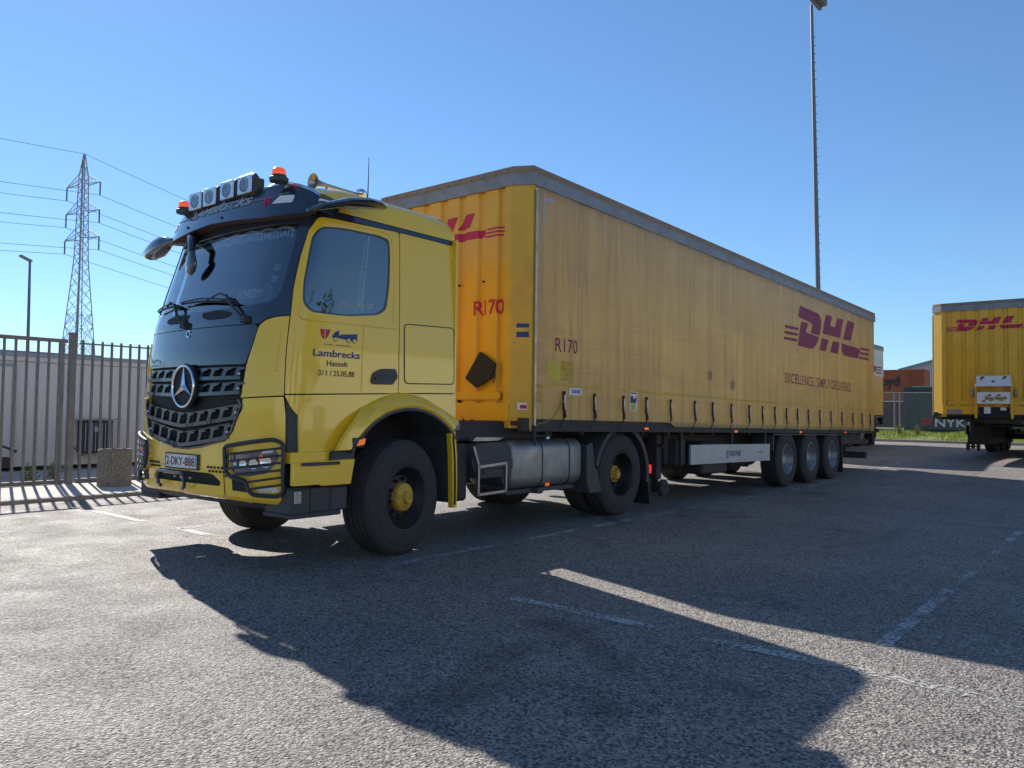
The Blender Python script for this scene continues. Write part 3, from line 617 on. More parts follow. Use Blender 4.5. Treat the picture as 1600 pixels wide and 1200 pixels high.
vz=[(1.165,2.95),(1.10,2.92),(.9,2.905),(.63,2.905),(.3,2.93),(0,2.945),(-.3,2.93),(-.63,2.905),(-.9,2.905),(-1.10,2.92),(-1.165,2.95)]
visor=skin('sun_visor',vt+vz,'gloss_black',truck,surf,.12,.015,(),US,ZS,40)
for z0,nm in ((vt,'top'),):
    mb=MB(); n=len(z0)
    a=[surf(s,z,.115) for s,z in z0]; b=[surf(s,z+.05,-.30) for s,z in z0]
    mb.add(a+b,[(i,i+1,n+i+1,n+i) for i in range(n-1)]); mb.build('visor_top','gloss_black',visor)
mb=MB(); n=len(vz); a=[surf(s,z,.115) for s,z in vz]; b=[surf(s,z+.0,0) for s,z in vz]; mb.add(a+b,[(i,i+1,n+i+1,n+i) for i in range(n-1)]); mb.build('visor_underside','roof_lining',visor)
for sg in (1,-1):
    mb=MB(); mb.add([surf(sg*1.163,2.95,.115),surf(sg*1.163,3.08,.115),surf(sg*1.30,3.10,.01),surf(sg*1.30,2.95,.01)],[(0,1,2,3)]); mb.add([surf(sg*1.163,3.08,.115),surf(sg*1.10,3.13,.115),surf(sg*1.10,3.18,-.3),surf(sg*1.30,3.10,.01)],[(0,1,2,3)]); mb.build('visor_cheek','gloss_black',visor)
mb=MB(); mb.tube([surf(s,z+.012,.09) for s,z in vt],.018,8); mb.build('light_bar','chrome',truck,smooth=60)
mb=MB(); mb.tube([surf(s,3.075 if abs(s)<.7 else 3.075+.05*(abs(s)-.7)/.3,.1225) for s in frange(-.95,.96,.1)],.0035,4); mb.build('visor_crease','trailer_grey',visor)
for sg in(1,-1): skin('visor_lamp',[(sg*a,b) for a,b in rounded([(.80,3.02),(1.0,3.02),(1.01,3.09),(.87,3.09)],.015)],'white_label',visor,surf,.126,.008,(),US,ZS)
for s in(-.45,.15): 
    mb=MB(); mb.lathe([(0,-.006),(.012,-.006),(.012,.004)],surf(s,2.98,.122),axis=0,n=10); mb.build('visor_screw','shell_dark',visor)
text('visor_lettering','LAMBRECKS',.062,-.42,3.055,'skirt',visor,surf,width=.95,off=.126,outline=.035,shear=.25)
# small V emblem on the visor
def vemblem(u,v,h,m,par,off):
    k=h/1.0
    for pts in ([(-.62,1),(-.28,1),(-.05,.18),(-.05,0),(-.22,.12),(-.42,.38)],[(-.2,1),(-.06,1),(-.06,.35),(-.2,.72)],[(.62,1),(.28,1),(.05,.18),(.05,0),(.22,.12),(.42,.38)],[(.2,1),(.06,1),(.06,.35),(.2,.72)]):
        skin('emblem',[(u+a*k,v+b*k) for a,b in pts],m,par,surf,off,0)
vemblem(.735,3.0,.075,'logo_red',visor,.1235)
# spotlights and beacons
for i,y in enumerate((.84,1.12,1.41,1.66)):
    x=-2.87; z=3.225+.012*(i<2)
    mb=MB(); mb.box((x,y-.122,z-.094),(x+.09,y+.122,z+.094),.035); mb.box((x+.09,y-.09,z-.06),(x+.13,y+.09,z+.06),.02); sp=mb.build('spotlight','plastic',truck)
    mb=MB(); mb.box((x-.012,y-.108,z-.081),(x+.006,y+.108,z+.081),.008); le=mb.build('lamp_lens','lens',sp)
    mb=MB(); mb.lathe([(0,-.002),(.03,-.004),(.045,-.001),(.062,-.005),(.065,.004)],(x-.013,y,z-.005),axis=0,n=22); mb.build('lamp_bulb','lens_dark',le)
    mb=MB(); mb.box((x+.02,y-.012,z-.13),(x+.06,y+.012,z-.075)); mb.build('lamp_bracket','chassis',sp)
for y,bz in ((.40,3.19),(1.93,3.155)):
    mb=MB(); mb.lathe([(0,.0),(.075,.0),(.08,.03),(.062,.045),(.062,.055),(0,.055)],(-2.83,y,bz),axis=2,n=24); bc=mb.build('beacon','plastic',truck)
    mb=MB(); mb.lathe([(.055,.05),(.058,.055),(.058,.095),(.045,.112),(.02,.12),(0,.12)],(-2.83,y,bz),axis=2,n=24); mb.build('beacon_lens','orange_lamp',bc,smooth=60)
# air horn
mb=MB(); prof=[(.075,-.0),(.070,.004),(.045,.02),(.028,.06),(.018,.14),(.014,.30),(.013,.50)]; mb.lathe(prof+[(.010,.50),(.012,.14),(.04,.028),(.07,.008)],(-2.42,.50,3.31),axis=0,n=24); hn=mb.build('air_horn','steel',truck,smooth=60)
mb=MB(); mb.lathe([(.0,-.05),(.03,-.045),(.045,0),(.03,.04),(0,.045)],(-1.87,.50,3.33),axis=0,n=20); mb.build('horn_motor','chrome',hn,smooth=60)
mb=MB(); mb.tube([(-2.26,.50,3.31),(-2.28,.52,3.22)],.010,6); mb.tube([(-1.9,.50,3.31),(-1.9,.52,3.22)],.010,6); mb.build('horn_bracket','plastic',hn)
mb=MB(); mb.tube([(-2.42+.55,.42,3.25),(-1.86,.42,3.32),(-1.855,.42,3.66)],[.009,.006,.003],6); mb.tube([(-1.87,.42,3.20),(-1.87,.42,3.27)],.02,8); mb.build('antenna','chassis',truck)
# mirror camera arms (near and far side) and front mirror
for sg in (1,-1):
    def F(x,y,z): return (x,y if sg==1 else 2.55-y,z)
    st=[(-2.75,.10,2.93,.03,.015),(-2.66,.05,2.965,.10,.03),(-2.50,.0,3.02,.16,.04),(-2.35,-.03,3.045,.18,.045),(-2.2,-.05,3.06,.13,.04),(-2.08,-.05,3.06,.05,.02)] if sg==1 else None
    mb=MB()
    if sg==1:
        vs2=[]; n=10
        for x,y,z,wd,h in st:
            for k_ in range(n): 
                q=2*math.pi*k_/n; vs2.append((x,y+wd*math.cos(q),z+h*math.sin(q)))
        mb.add(vs2,[(i*n+k_,i*n+(k_+1)%n,(i+1)*n+(k_+1)%n,(i+1)*n+k_) for i in range(len(st)-1) for k_ in range(n)]+[tuple(range(n)),tuple((len(st)-1)*n+k_ for k_ in range(n))[::-1]])
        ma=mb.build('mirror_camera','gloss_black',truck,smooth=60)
        mb=MB(); mb.box((-2.70,-.0,3.0),(-2.60,.03,3.015)); mb.build('camera_trim','white_label',ma)
    else:
        mb.tube([(-2.68,1.95,2.92),(-2.75,2.08,2.93),(-2.79,2.20,2.93),(-2.80,2.30,2.925)],[.045,.045,.04,.05],10)
        vs2=[]; st=[(2.25,.03,.04),(2.31,.05,.075),(2.42,.07,.105),(2.54,.07,.105),(2.66,.05,.08),(2.75,.035,.045),(2.79,.012,.015)]; n=12
        for y,wd,h in st:
            for k_ in range(n): 
                q=2*math.pi*k_/n; vs2.append((-2.80+wd*math.cos(q),y,2.925-.12*(y-2.25)+h*math.sin(q)))
        mb.add(vs2,[(i*n+k_,i*n+(k_+1)%n,(i+1)*n+(k_+1)%n,(i+1)*n+k_) for i in range(len(st)-1) for k_ in range(n)]+[tuple(range(n)),tuple((len(st)-1)*n+k_ for k_ in range(n))[::-1]])
        mb.build('mirror_camera','gloss_black',truck,smooth=60)
mb=MB(); mb.tube([(-2.78,1.85,2.92),(-2.88,1.68,2.88),(-2.95,1.56,2.80),(-2.97,1.52,2.70)],[.06,.05,.035,.03],10)
vs2=[]; st=[(2.71,.04,.03),(2.67,.08,.04),(2.60,.10,.05),(2.54,.08,.05),(2.50,.03,.02)]; n=12
for z,wd,h in st:
    for k_ in range(n): 
        q=2*math.pi*k_/n; vs2.append((-2.985+h*.6*math.cos(q),1.50+wd*.9*math.sin(q),z))
mb.add(vs2,[(i*n+k_,i*n+(k_+1)%n,(i+1)*n+(k_+1)%n,(i+1)*n+k_) for i in range(len(st)-1) for k_ in range(n)]+[tuple(range(n)),tuple((len(st)-1)*n+k_ for k_ in range(n))[::-1]])
mb.build('front_mirror','gloss_black',truck,smooth=60)
# interior
mb=MB(); mb.prism([(-2.84,2.10),(-2.72,2.14),(-2.45,2.06),(-2.40,1.5),(-2.84,1.5)],1,.30,2.25); ds=mb.build('dashboard','dash',truck)
mb=MB(); mb.lathe([(.20+.014*math.cos(R(a)),.014*math.sin(R(a))) for a in range(0,360,60)],(0,0,0),axis=2,n=28,close=True); mb.tube([(-.19,0,0),(.19,0,0)],.014,6); mb.tube([(0,0,0),(-.05,0,-.3)],.03,8)
bmesh.ops.rotate(mb.bm,verts=mb.bm.verts,matrix=Matrix.Rotation(R(-38),3,'Y')); bmesh.ops.translate(mb.bm,verts=mb.bm.verts,vec=(-2.32,.68,2.10)); mb.build('steering_wheel','seat',ds)
for y in (.68,1.85):
    mb=MB(); mb.box((-2.05,y-.25,1.75),(-1.55,y+.25,1.9),.05); mb.prism([(-1.62,1.85),(-1.45,1.9),(-1.30,2.55),(-1.42,2.6)],1,y-.24,y+.24); mb.box((-1.42,y-.13,2.56),(-1.30,y+.13,2.76),.04); mb.build('seat','seat',truck)
mb=MB(); mb.box((-2.86,.24,1.42),(-.99,2.31,1.5)); mb.build('cab_floor','seat',truck)
mb=MB(); mb.box((-2.40,.2,2.93),(-.99,2.35,2.95)); mb.build('headlining','roof_lining',truck)
# fringe along the top of the windscreen
mb=MB(); N=9
top=[];bot=[]
def zf(s): return 2.80+.022*abs(((s*N/2.0)%1)-.5)*2
ss=frange(-1.0,1.001,.02)
for s in ss: top.append(surf(s,zf(s)+.028,-.02)); bot.append(surf(s,zf(s),-.02))
n=len(ss); mb.add(top+bot,[(i,i+1,n+i+1,n+i) for i in range(n-1)]); fr=mb.build('windscreen_fringe','beige_trim',truck)
mb=MB()
for s in frange(-1.0,1.0,.042):
    p=Vector(surf(s,zf(s),-.026)); mb.lathe([(.003,0),(.004,-.02),(.007,-.025),(.015,-.06),(0,-.06)],p,axis=2,n=6)
mb.build('tassels','beige_trim',fr)
cab('header_blind',[(-1.01,2.855),(-1.01,2.81),(1.01,2.81),(1.01,2.855)],'roof_lining',off=-.05,thick=.004)
cab('name_sign_back',rounded([(.44,2.165),(.93,2.19),(.955,2.275),(.90,2.335),(.42,2.32),(.40,2.27)],.02),'dash',off=-.018,thick=.008)
ns=[o for o in bpy.data.objects if o.name.startswith('name_sign_back')][0]; ns.name='name_sign'; ORG['name_sign']=ORG['name_sign_back']
text('sign_text','JORDY',.075,.52,2.215,'white_label',ns,surf,width=.32,off=-.016,bold=.022,shear=.15,rot=.03)
mb=MB(); mb.tube([surf(a,b,-.017) for a,b in rounded([(.45,2.175),(.92,2.20),(.94,2.275),(.89,2.325),(.43,2.31),(.41,2.27)],.02)],.003,4,closed=True); mb.build('sign_border','white_label',ns)
for a,b in ((.925,2.475),(.93,2.375)): cab('windscreen_sticker',rect(a-.03,b-.03,a+.03,b+.03),'skirt',off=-.014,thick=0)
cab('windscreen_sticker',[(-.42,2.25),(-.37,2.26),(-.37,2.33),(-.41,2.33)],'skirt',off=-.014,thick=0)
# side window curtain trim, rod and script
mb=MB(); mb.tube([surf(1.93,2.86-.70*i/10,-.07) for i in range(11)],.008,6); mb.build('curtain_rod','beige_trim',truck)
mb=MB()
for i in range(12): mb.add([surf(1.86+.002*i,2.80-.05*i,-.06),surf(1.86+.002*i,2.75-.05*i,-.06),surf(1.835,2.765-.05*i,-.06)],[(0,1,2)])
mb.tube([surf(1.865,2.82,-.06),surf(1.89,2.2,-.06)],.008,5); mb.build('window_fringe','skirt',truck)
mb=MB(); P=[]
for i in range(25): 
    s=1.95+.27*i/24; o_=-.09+.012*math.sin(i*1.9); P.append((s,o_))
for s0,s1 in ((1.22,2.2),):
    Q=[(-(s0+(s1-s0)*i/24),-.09+.012*math.sin(i*1.9)) for i in range(25)]; vq=[surf(s,2.84,o_) for s,o_ in Q]+[surf(s,2.1,o_) for s,o_ in Q]; mb.add(vq,[(i,i+1,25+i+1,25+i) for i in range(24)])  # closed far-window curtain, added to shut out bright sky behind the windscreen
vv=[surf(s,2.82,o_) for s,o_ in P]+[surf(s,2.12,o_) for s,o_ in P]; mb.add(vv,[(i,i+1,25+i+1,25+i) for i in range(24)]); mb.build('side_curtain','dash',truck)
text('window_script','Chick Magnet',.055,1.60,2.165,'skirt',doors[0],surf,width=.42,off=-.010,shear=.5,rot=.10)
# door lettering
D=doors[0]
vemblem(1.483,1.888,.085,'logo_red',D,.003)
tr=[[(1.555,1.91),(1.575,1.945),(1.60,1.965),(1.63,1.968),(1.635,1.93),(1.66,1.925),(1.67,1.905)],[(1.645,1.94),(1.842,1.958),(1.842,1.90),(1.80,1.892),(1.655,1.905)]]
skin('truck_pictogram',tr,'text_blue',D,surf,.003,0,())
for cx_ in (1.60,1.745,1.81):
    mb=MB(); mb.lathe([(.0,0),(.022,0)],(0,0,0),axis=1,n=18); mb.bm.free()
    skin('pictogram_wheel',[(cx_+.022*math.cos(R(a)),1.897+.022*math.sin(R(a))) for a in range(0,360,24)],'text_blue',D,surf,.0042,0)
    skin('pictogram_hub',[(cx_+.016*math.cos(R(a)),1.897+.016*math.sin(R(a))) for a in range(0,360,24)],'cab_yellow',D,surf,.0052,0)
text('door_text','vervoer - grondwerken',.014,1.485,1.842,'text_dark',D,surf,width=.29)
text('door_text','Lambrecks',.058,1.39,1.745,'text_blue',D,surf,width=.495,bold=.02)
text('door_text','Hasselt',.046,1.53,1.668,'text_dark',D,surf,width=.225,bold=.008)
text('door_text','011 / 25.05.88',.046,1.45,1.585,'text_dark',D,surf,width=.38,bold=.008)
# ---- wheels
def wheel(par,x,y,r,w,side=1,rot=0.0,dual=False,hub='hub_yellow',rim='rim_dark',z=None,dish=.06,name='wheel'):
    """side=1: the outer face looks to -y; profiles are (radius, distance inward from that face)"""
    z=r if z is None else z; e=bpy.data.objects.new(name,None); col.objects.link(e); e.parent=par; e.empty_display_size=.2
    e.location=Vector((x,y,z))-ORG[par.name]; ORG[e.name]=Vector((x,y,z)); ri=.285
    def Lt(prof,nm,m,par_=None,n=48,sm=40):
        mb=MB(); mb.lathe([(a,side*t) for a,t in prof],(x,y,z),axis=1,n=n,rot=rot); return mb.build(nm,m,par_ or e,smooth=sm)
    def tyre(o):
        pr=[(ri,o+.01),(ri+.02,o+.0),(ri+.05,o-.004),(ri+.055,o-.001),(ri+.11,o-.008),(r-.09,o-.002),(r-.085,o+.004),(r-.035,o+.016),(r-.006,o+.045)]
        k=5; tw=(w-.09)/k
        for i in range(k):
            a=o+.045+i*tw; pr+=[(r,a+.008),(r,a+tw-.012)]
            if i<k-1: pr+=[(r-.014,a+tw-.008),(r-.014,a+tw+.004)]
        pr+=[(r-.006,o+w-.045),(r-.035,o+w-.016),(r-.09,o+w),(ri+.02,o+w),(ri,o+w-.01)]
        Lt(pr,'tyre','rubber',n=64,sm=30)
    tyre(0)
    if dual: tyre(w+.05)
    if not dual:
        d=dish; nr=.168 if hub=='hub_yellow' else .15
        Lt([(ri,.012),(ri-.012,.004),(ri-.022,.02),(ri-.03,.05),(ri-.06,.07+d*.2),(ri-.075,d+.05),(.195,d+.03),(.15,d+.02),(.0,d+.02)],'rim',rim)
        hb=Lt([(.0,d-.085),(.05,d-.085),(.056,d-.075),(.058,d-.05),(.10,d-.042),(.122,d-.032),(.130,d-.015),(.132,d+.03)] if hub=='hub_yellow' else [(.0,d-.05),(.075,d-.05),(.09,d-.03),(.10,d+.02)],'hub',hub,n=32)
    else:
        d=.17; nr=.143
        Lt([(ri,.012),(ri-.012,.004),(ri-.025,.03),(ri-.03,.09),(ri-.04,.14),(.23,d),(.14,d+.01),(0,d+.01)],'rim',rim)
        hb=Lt([(.0,.05),(.045,.05),(.05,.075),(.085,.08),(.09,.10),(.105,.105),(.105,.13),(.118,d)],'hub',hub,n=32)
    if dual:
        mb=MB()
        for k in range(10): a=R(36*k); mb.box((x+.072*math.cos(a)-.009,y+side*.066,z+.072*math.sin(a)-.009),(x+.072*math.cos(a)+.009,y+side*.085,z+.072*math.sin(a)+.009),.002)
        mb.build('hub_bolts','rim_dark',hb)
    mb=MB(); cr,sr=math.cos(rot),math.sin(rot)
    for k in range(10):
        a=R(36*k+10); t=d+.03
        for rr,t0,t1 in ((.017,t,t-.032),(.010,t-.032,t-.05)):
            vv=[]; n=6
            for tt in (t0,t1):
                for q in range(n): vv.append((nr*math.cos(a)+rr*math.cos(q*math.pi/3),side*tt,nr*math.sin(a)+rr*math.sin(q*math.pi/3)))
            mb.add([(x+v[0]*cr-v[1]*sr,y+v[0]*sr+v[1]*cr,z+v[2]) for v in vv],[(i,(i+1)%n,n+(i+1)%n,n+i) for i in range(n)]+[tuple(range(n,2*n))])
    mb.build('wheel_nuts','rim_dark' if hub=='hub_yellow' else 'steel',hb)
    return e
wheel(truck,-1.66,.03,.52,.36,1,R(9)); wheel(truck,-1.66,2.52,.52,.36,-1,R(9))
wheel(truck,2.16,.10,.525,.29,1,0,True); wheel(truck,2.16,2.45,.525,.29,-1,0,True)
# ---- chassis
mb=MB()
for y in (.86,1.62): mb.box((-2.9,y,.72),(3.05,y+.07,.98))
for x in (-2.8,-1.2,.2,1.4,2.7): mb.box((x,.93,.76),(x+.1,1.62,.94))
mb.tube([(-1.66,.35,.50),(-1.66,2.2,.50)],.06,10); mb.tube([(2.16,.5,.525),(2.16,2.05,.525)],.09,12); mb.lathe([(0,-.2),(.2,-.12),(.22,0),(.2,.12),(0,.2)],(2.16,1.275,.52),axis=0,n=16)
mb.box((-2.5,.95,.55),(-1.2,1.6,1.35)); mb.tube([(-.9,1.275,.7),(2.0,1.275,.6)],.06,8)
mb.build('chassis_frame','chassis',truck)
mb=MB(); mb.prism([(1.35,1.08),(2.5,1.08),(2.75,1.02),(2.75,1.12),(1.35,1.15)],1,.9,1.65); mb.build('fifth_wheel','chassis',truck)
mb=MB(); mb.box((-.95,.28,1.0),(.9,.50,1.21),.02); mb.build('sun_block_box','chassis',truck)  # dark box added to block sun and shorten the lit strip behind the cab
mb=MB(); mb.box((-.95,.75,.98),(1.2,1.8,1.02)); mb.build('deck_plate','chassis',truck)
def rbox(mb,x0,x1,y0,y1,z0,z1,r,n=5,dome=0.0):
    c=[]; 
    for cy,cz,a0 in ((y1-r,z1-r,0),(y0+r,z1-r,90),(y0+r,z0+r,180),(y1-r,z0+r,270)):
        for i in range(n+1): a=R(a0+90*i/n); c.append((cy,cz,math.cos(a)*r,math.sin(a)*r))
    ym,zm=(y0+y1)/2,(z0+z1)/2; k=len(c); vs=[]
    st=[(x0,.86),(x0+.02,.95),(x0+.05,1),(x1-.05,1),(x1-.02,.95),(x1,.86)]
    for x,s in st:
        for cy,cz,dy,dz in c: vs.append((x,ym+(cy+dy-ym)*s,zm+(cz+dz-zm)*s))
    mb.add(vs,[(i*k+j,i*k+(j+1)%k,(i+1)*k+(j+1)%k,(i+1)*k+j) for i in range(5) for j in range(k)]+[tuple(range(k)),tuple(5*k+j for j in range(k))[::-1]])
mb=MB(); rbox(mb,-.02,1.31,.13,.80,.46,1.0,.13); tank=mb.build('fuel_tank','alu',truck,smooth=50)
for x in (.45,.98):
    mb=MB(); rbox(mb,x,x+.09,.122,.808,.452,1.008,.137); mb.build('tank_strap','plastic',tank,smooth=50)
mb=MB(); mb.lathe([(0,.035),(.05,.03),(.055,0)],(.78,.30,1.0),axis=2,n=16); mb.build('filler_cap','chrome',tank)
mb=MB(); mb.box((-.05,.2,.41),(1.2,.3,.455)); mb.box((.40,.12,.40),(.50,.3,.46)); mb.build('tank_bracket','plastic',truck)
mb=MB(); mb.box((.545,.115,.475),(.62,.13,.51),.006); mb.build('side_marker','amber',tank)
mb=MB(); mb.prism(rounded([(-.60,.98),(-.10,.985),(-.06,.80),(-.06,.62),(-.60,.62),(-.68,.80)],.03),1,.14,.7); bx=mb.build('battery_box','plastic',truck)
mb=MB(); mb.box((-.62,.125,.71),(-.03,.15,.80),.01); mb.box((-.50,.12,.66),(-.2,.14,.70)); mb.build('box_step','plastic',bx)
mb=MB()
for a,b in (((-.60,.45),(-.60,.76)),((-.16,.46),(-.16,.77)),((-.60,.46),(-.16,.47)),((-.60,.74),(-.16,.765)),((-.60,.76),(-.68,.95))): mb.tube([(a[0],.12,a[1]),(b[0],.12,b[1])],.018,4)
mb.build('step_frame','steel',bx)
mb=MB(); mb.lathe([(0,-.01),(.12,0),(.13,.03),(.13,.35),(0,.36)],(-.02,.2,.62),axis=1,n=24); mb.build('air_tank','plastic',truck)
mb=MB(); rbox(mb,-.5,1.31,1.75,2.42,.34,1.0,.13); mb.build('fuel_tank','alu',truck,smooth=50)  # unseen far-side tank, deepened and lengthened to block sun under the truck
mb=MB(); mb.box((-1.0,1.7,.30),(-.52,2.42,.98),.03); mb.build('exhaust_box','chassis',truck)  # unseen far-side box, added to block sun under the truck
mb=MB(); mb.box((-.95,.2,.40),(-.66,.8,.98),.03); si=mb.build('silencer_cover','chassis',truck)
mb=MB(); mb.box((-1.0,.10,.50),(-.97,.12,.60)); mb.build('side_marker','amber',si)
mb=MB()
for k in range(3): mb.tube([(-.95+.02*k,.5+.25*k,1.5),(-.6,.5+.25*k,1.2-.05*k),(-.3,.6+.2*k,1.12),(.1,.8+.1*k,1.25),(.02,.9+.1*k,1.45)],.014,6)
mb.build('air_hoses','chassis',truck)
mb=MB(); mb.prism(rounded([(-.60,1.0),(-.2,1.0),(-.1,1.03),(-.55,1.04)],.005),1,.2,.9); mb.build('cover_plate','steel',truck)
for yb,sg in ((.08,1),(2.47,-1)):
    mb=MB(); mb.lathe([(r,yb+sg*t) for r,t in ((.60,.0),(.66,-.005),(.67,.02),(.67,.6),(.645,.6),(.645,.03),(.60,.02))],(2.16,0,.50),a0=-10,a1=165,n=28,close=True); mg=mb.build('rear_mudguard','plastic',truck)
    mb=MB(); mb.prism([(1.50,.66),(1.56,.60),(1.66,.34),(1.40,.34),(1.33,.5),(1.33,.92),(1.45,.95)],1,yb+sg*.01,yb+sg*.55); mb.build('mudguard_front','plastic',mg)
    mb=MB(); mb.prism([(2.79,.42),(2.86,.42),(2.86,.10),(2.83,.09)],1,yb+sg*.0,yb+sg*.55); mb.build('mud_flap','shell_dark',mg)
    mb=MB(); mb.box((2.86,yb,.50),(2.90,yb+sg*.25,.62),.01); mb.build('tail_lamp','red_lens',truck)

# ================================================================== TRAILERS
# DHL style lettering of the photograph, as outlines (x right, y up; unit = cap height)
def _lg(p): return [((x-70)/109.,(286-(y+(x-190)*.043))/109.) for x,y in p]
LOGO=[_lg(p) for p in ([(190,210),(210,178),(372,176),(400,180),(414,190),(413,203),(392,236),(312,238),(326,216),(320,211)],
 [(225,218),(286,216),(266,242),(388,240),(366,262),(340,275),(308,282),(183,287)],
 [(424,225),(464,166),(528,163),(506,192),(556,190),(577,160),(655,154),(616,216)],[(420,238),(487,236),(463,271),(390,276)],[(533,233),(603,230),(583,265),(508,269)],
 [(652,214),(696,151),(778,147),(738,208)],[(628,228),(862,219),(838,246),(816,254),(660,262),(632,250)])]
LOGO=LOGO+[[(0,.0),(.98,.02),(1.03,.09),(.03,.07)],[(.05,.14),(1.06,.16),(1.11,.23),(.08,.21)],[(.1,.28),(1.13,.30),(1.17,.37),(.12,.35)]]
LOGO=LOGO+[[(7.15,.0),(8.25,.02),(8.20,.09),(7.10,.07)],[(7.25,.14),(8.28,.16),(8.24,.23),(7.2,.21)],[(7.35,.28),(8.3,.30),(8.27,.37),(7.3,.35)]]
LW=8.3
def logo(name,u,v,w,h,m,par,fn,off,us=()):
    return skin(name,[[(u+a*w/LW,v+b*h) for a,b in p] for p in LOGO],m,par,fn,off,0,(),us)
def make_trailer(loc,label,tilt=0.0,front=True,detail=True,white=False,legs_down=True,fleet=None,group=None,H=4.0,L=13.6):
    X,Y,Z=loc
    root=thing('semi_trailer',(X+6.8,Y+1.275,Z),label,'trailer',group)
    T=lambda x,y,z:(X+x,Y+y,Z+z+tilt*x)
    B=lambda:MB(T)
    L_=L; W=2.55; c1,c2=.21,.105
    fold=lambda x,z:.0045*math.sin(x*2*math.pi/.62)+.005*math.sin(x*5.1+z*1.3)+.004*math.sin(z*9+x*1.7)
    def SN(u,v,o): return T(u,-(.010+fold(u,v)*(1 if .3<u<13.3 else .2)+o),v)
    def SF(u,v,o): return T(L_-u,W+(.010+fold(u,v)+o),v)
    per=.30
    def rib(y): 
        t=((y-.36)/per)%1; return .035*max(0,min(1,(.5-abs(t-.5)-.12)/.08)) if .36<y<2.19 else 0
    def FR(u,v,o): y=-u; return T(.045-rib(y)-o,y,v)
    # bulkhead
    ys=sorted({0.22,2.33,.36,2.19}|{round(.36+per*(i+f),4) for i in range(7) for f in (.12,.20,.80,.88) if .36+per*(i+f)<2.19})
    bk=skin('bulkhead',[(-2.33,1.22),(-.22,1.22),(-.22,3.80),(-2.33,3.80)],'trailer_yellow',root,FR,0,.02,(),[-y for y in ys],[1.42,1.55])
    if front:
        mb=B(); mb.box((-.012,.36,1.44),(.03,2.19,1.455)); mb.box((-.012,.36,1.515),(.03,2.19,1.53)); mb.box((-.015,.34,1.455),(.0,2.21,1.515)); mb.box((-.02,.22,1.20),(.03,2.33,1.40),.006); mb.build('kick_rail','trailer_yellow',bk)
        logo('front_logo',-2.29,3.26 if fleet=='R170' else 3.28,1.95,.30,'logo_red',bk,FR,.003,[-y for y in ys])
        if fleet: text('fleet_number',fleet,.158,-.765 if fleet=='R170' else -.50,2.40,'logo_red',bk,FR,width=.425 if fleet=='R170' else .11,us=[-y for y in ys],bold=.028)
        mb=B()
        for y,z in ((.99,2.76),(1.35,2.78),(1.8,2.78),(.62,2.77)): mb.lathe([(0,-.004),(.012,-.003),(.012,.02)],(.0,y,z),axis=0,n=8)
        mb.build('bolts','shell_dark',bk)
    # corner posts and chamfered caps
    for s in (0,1):
        F=(lambda y:y) if s==0 else (lambda y:W-y)
        pts=[(-.005,.305),(-.005,c1),(c2,.0),(.16,0),(.16,.06),(.07,.305)]; pts=[(a,F(b)) for a,b in pts]
        mb=B(); mb.prism(pts,2,1.13,3.80); mb.prism([(c2-.01,F(.02)),(.16,F(.0)),(.16,F(.1)),(.05,F(.1))],2,1.10,1.14); po=mb.build('corner_post','post_yellow',root,smooth=12)
        mb=B(); mb.tube([(.145,F(-.022),1.16),(.145,F(-.022),3.74)],.016,8); mb.build('tension_tube','steel',po)
        mb=B(); mb.box((.12,F(-.035),1.02),(.17,F(.0),1.17),.006); mb.tube([(.15,F(-.03),1.12),(.13,F(-.03),1.0),(.145,F(-.03),.95)],.012,6); mb.build('ratchet','chassis',po)
        def PF(u,v,o):   # on the slanted face of the post: u measured from its outer edge inward
            dx,dy=-.005-c2,c1; l=math.hypot(dx,dy); t=u/l; n=(-dy/l,dx/l)
            return T(c2+dx*t+n[0]*o,F(dy*t+n[1]*o),v)
        if detail and s==0:
            for (u0,v0,u1,v1,m_) in ((.03,2.12,.17,2.27,'text_blue'),(.03,2.18,.17,2.225,'patch_yellow'),(.04,1.33,.15,1.41,'white_label'),(.045,1.345,.12,1.385,'text_red')):
                skin('post_sticker',[(-u1,v0),(-u0,v0),(-u0,v1),(-u1,v1)],m_,po,lambda u,v,o:PF(-u,v,o),.002+.0015*(m_ in('patch_yellow','text_red')),0)
            mb=B()
            for k in range(3): mb.box((-.012,.28-.0,2.08-.012*k),(-.006,.40,2.084-.012*k))
            mb.bm.free()
    # top rails
    rp=[(-.02,c1+.0),(c2,-.025),(L_,-.025)]
    def railbox(z0,z1,o,m,nm,par):
        mb=B(); out=[(-o,c1-.01),(c2-.01,-o),(L_+.0,-o),(L_,W+o),(c2-.01,W+o),(-o,W-c1+.01)]; inn=[(.06,c1+.05),(c2+.06,.06),(L_-.08,.06),(L_-.08,W-.06),(c2+.06,W-.06),(.06,W-c1-.05)]
        n=6; vs=[(a,b,z0) for a,b in out]+[(a,b,z1) for a,b in out]+[(a,b,z0) for a,b in inn]+[(a,b,z1) for a,b in inn]
        fs=[]
        for i in range(n):
            j=(i+1)%n; fs+=[(i,j,n+j,n+i),(2*n+i,3*n+i,3*n+j,2*n+j),(n+i,n+j,3*n+j,3*n+i),(i,2*n+i,2*n+j,j)]
        mb.add(vs,fs); return mb.build(nm,m,par,smooth=0)
    rl=railbox(H-.26+.05,H-.08,.022,'trailer_grey','cant_rail',root); railbox(H-.078,H-.0,.012,'rail_rust','roof_edge',rl)
    mb=B(); mb.add([(.0,c1,H-.02),(c2,.0,H-.02),(L_,0,H-.02),(L_,W,H-.02),(c2,W,H-.02),(0,W-c1,H-.02)],[(0,1,2,3,4,5)]); mb.build('roof_sheet','roof_tarp',root)
    mb=B()
    for k in range(12): mb.lathe([(0,-.018),(.014,-.016),(.022,-.004),(.022,.01)],(-.012,.28+k*.181,H-.045),axis=0,n=10)
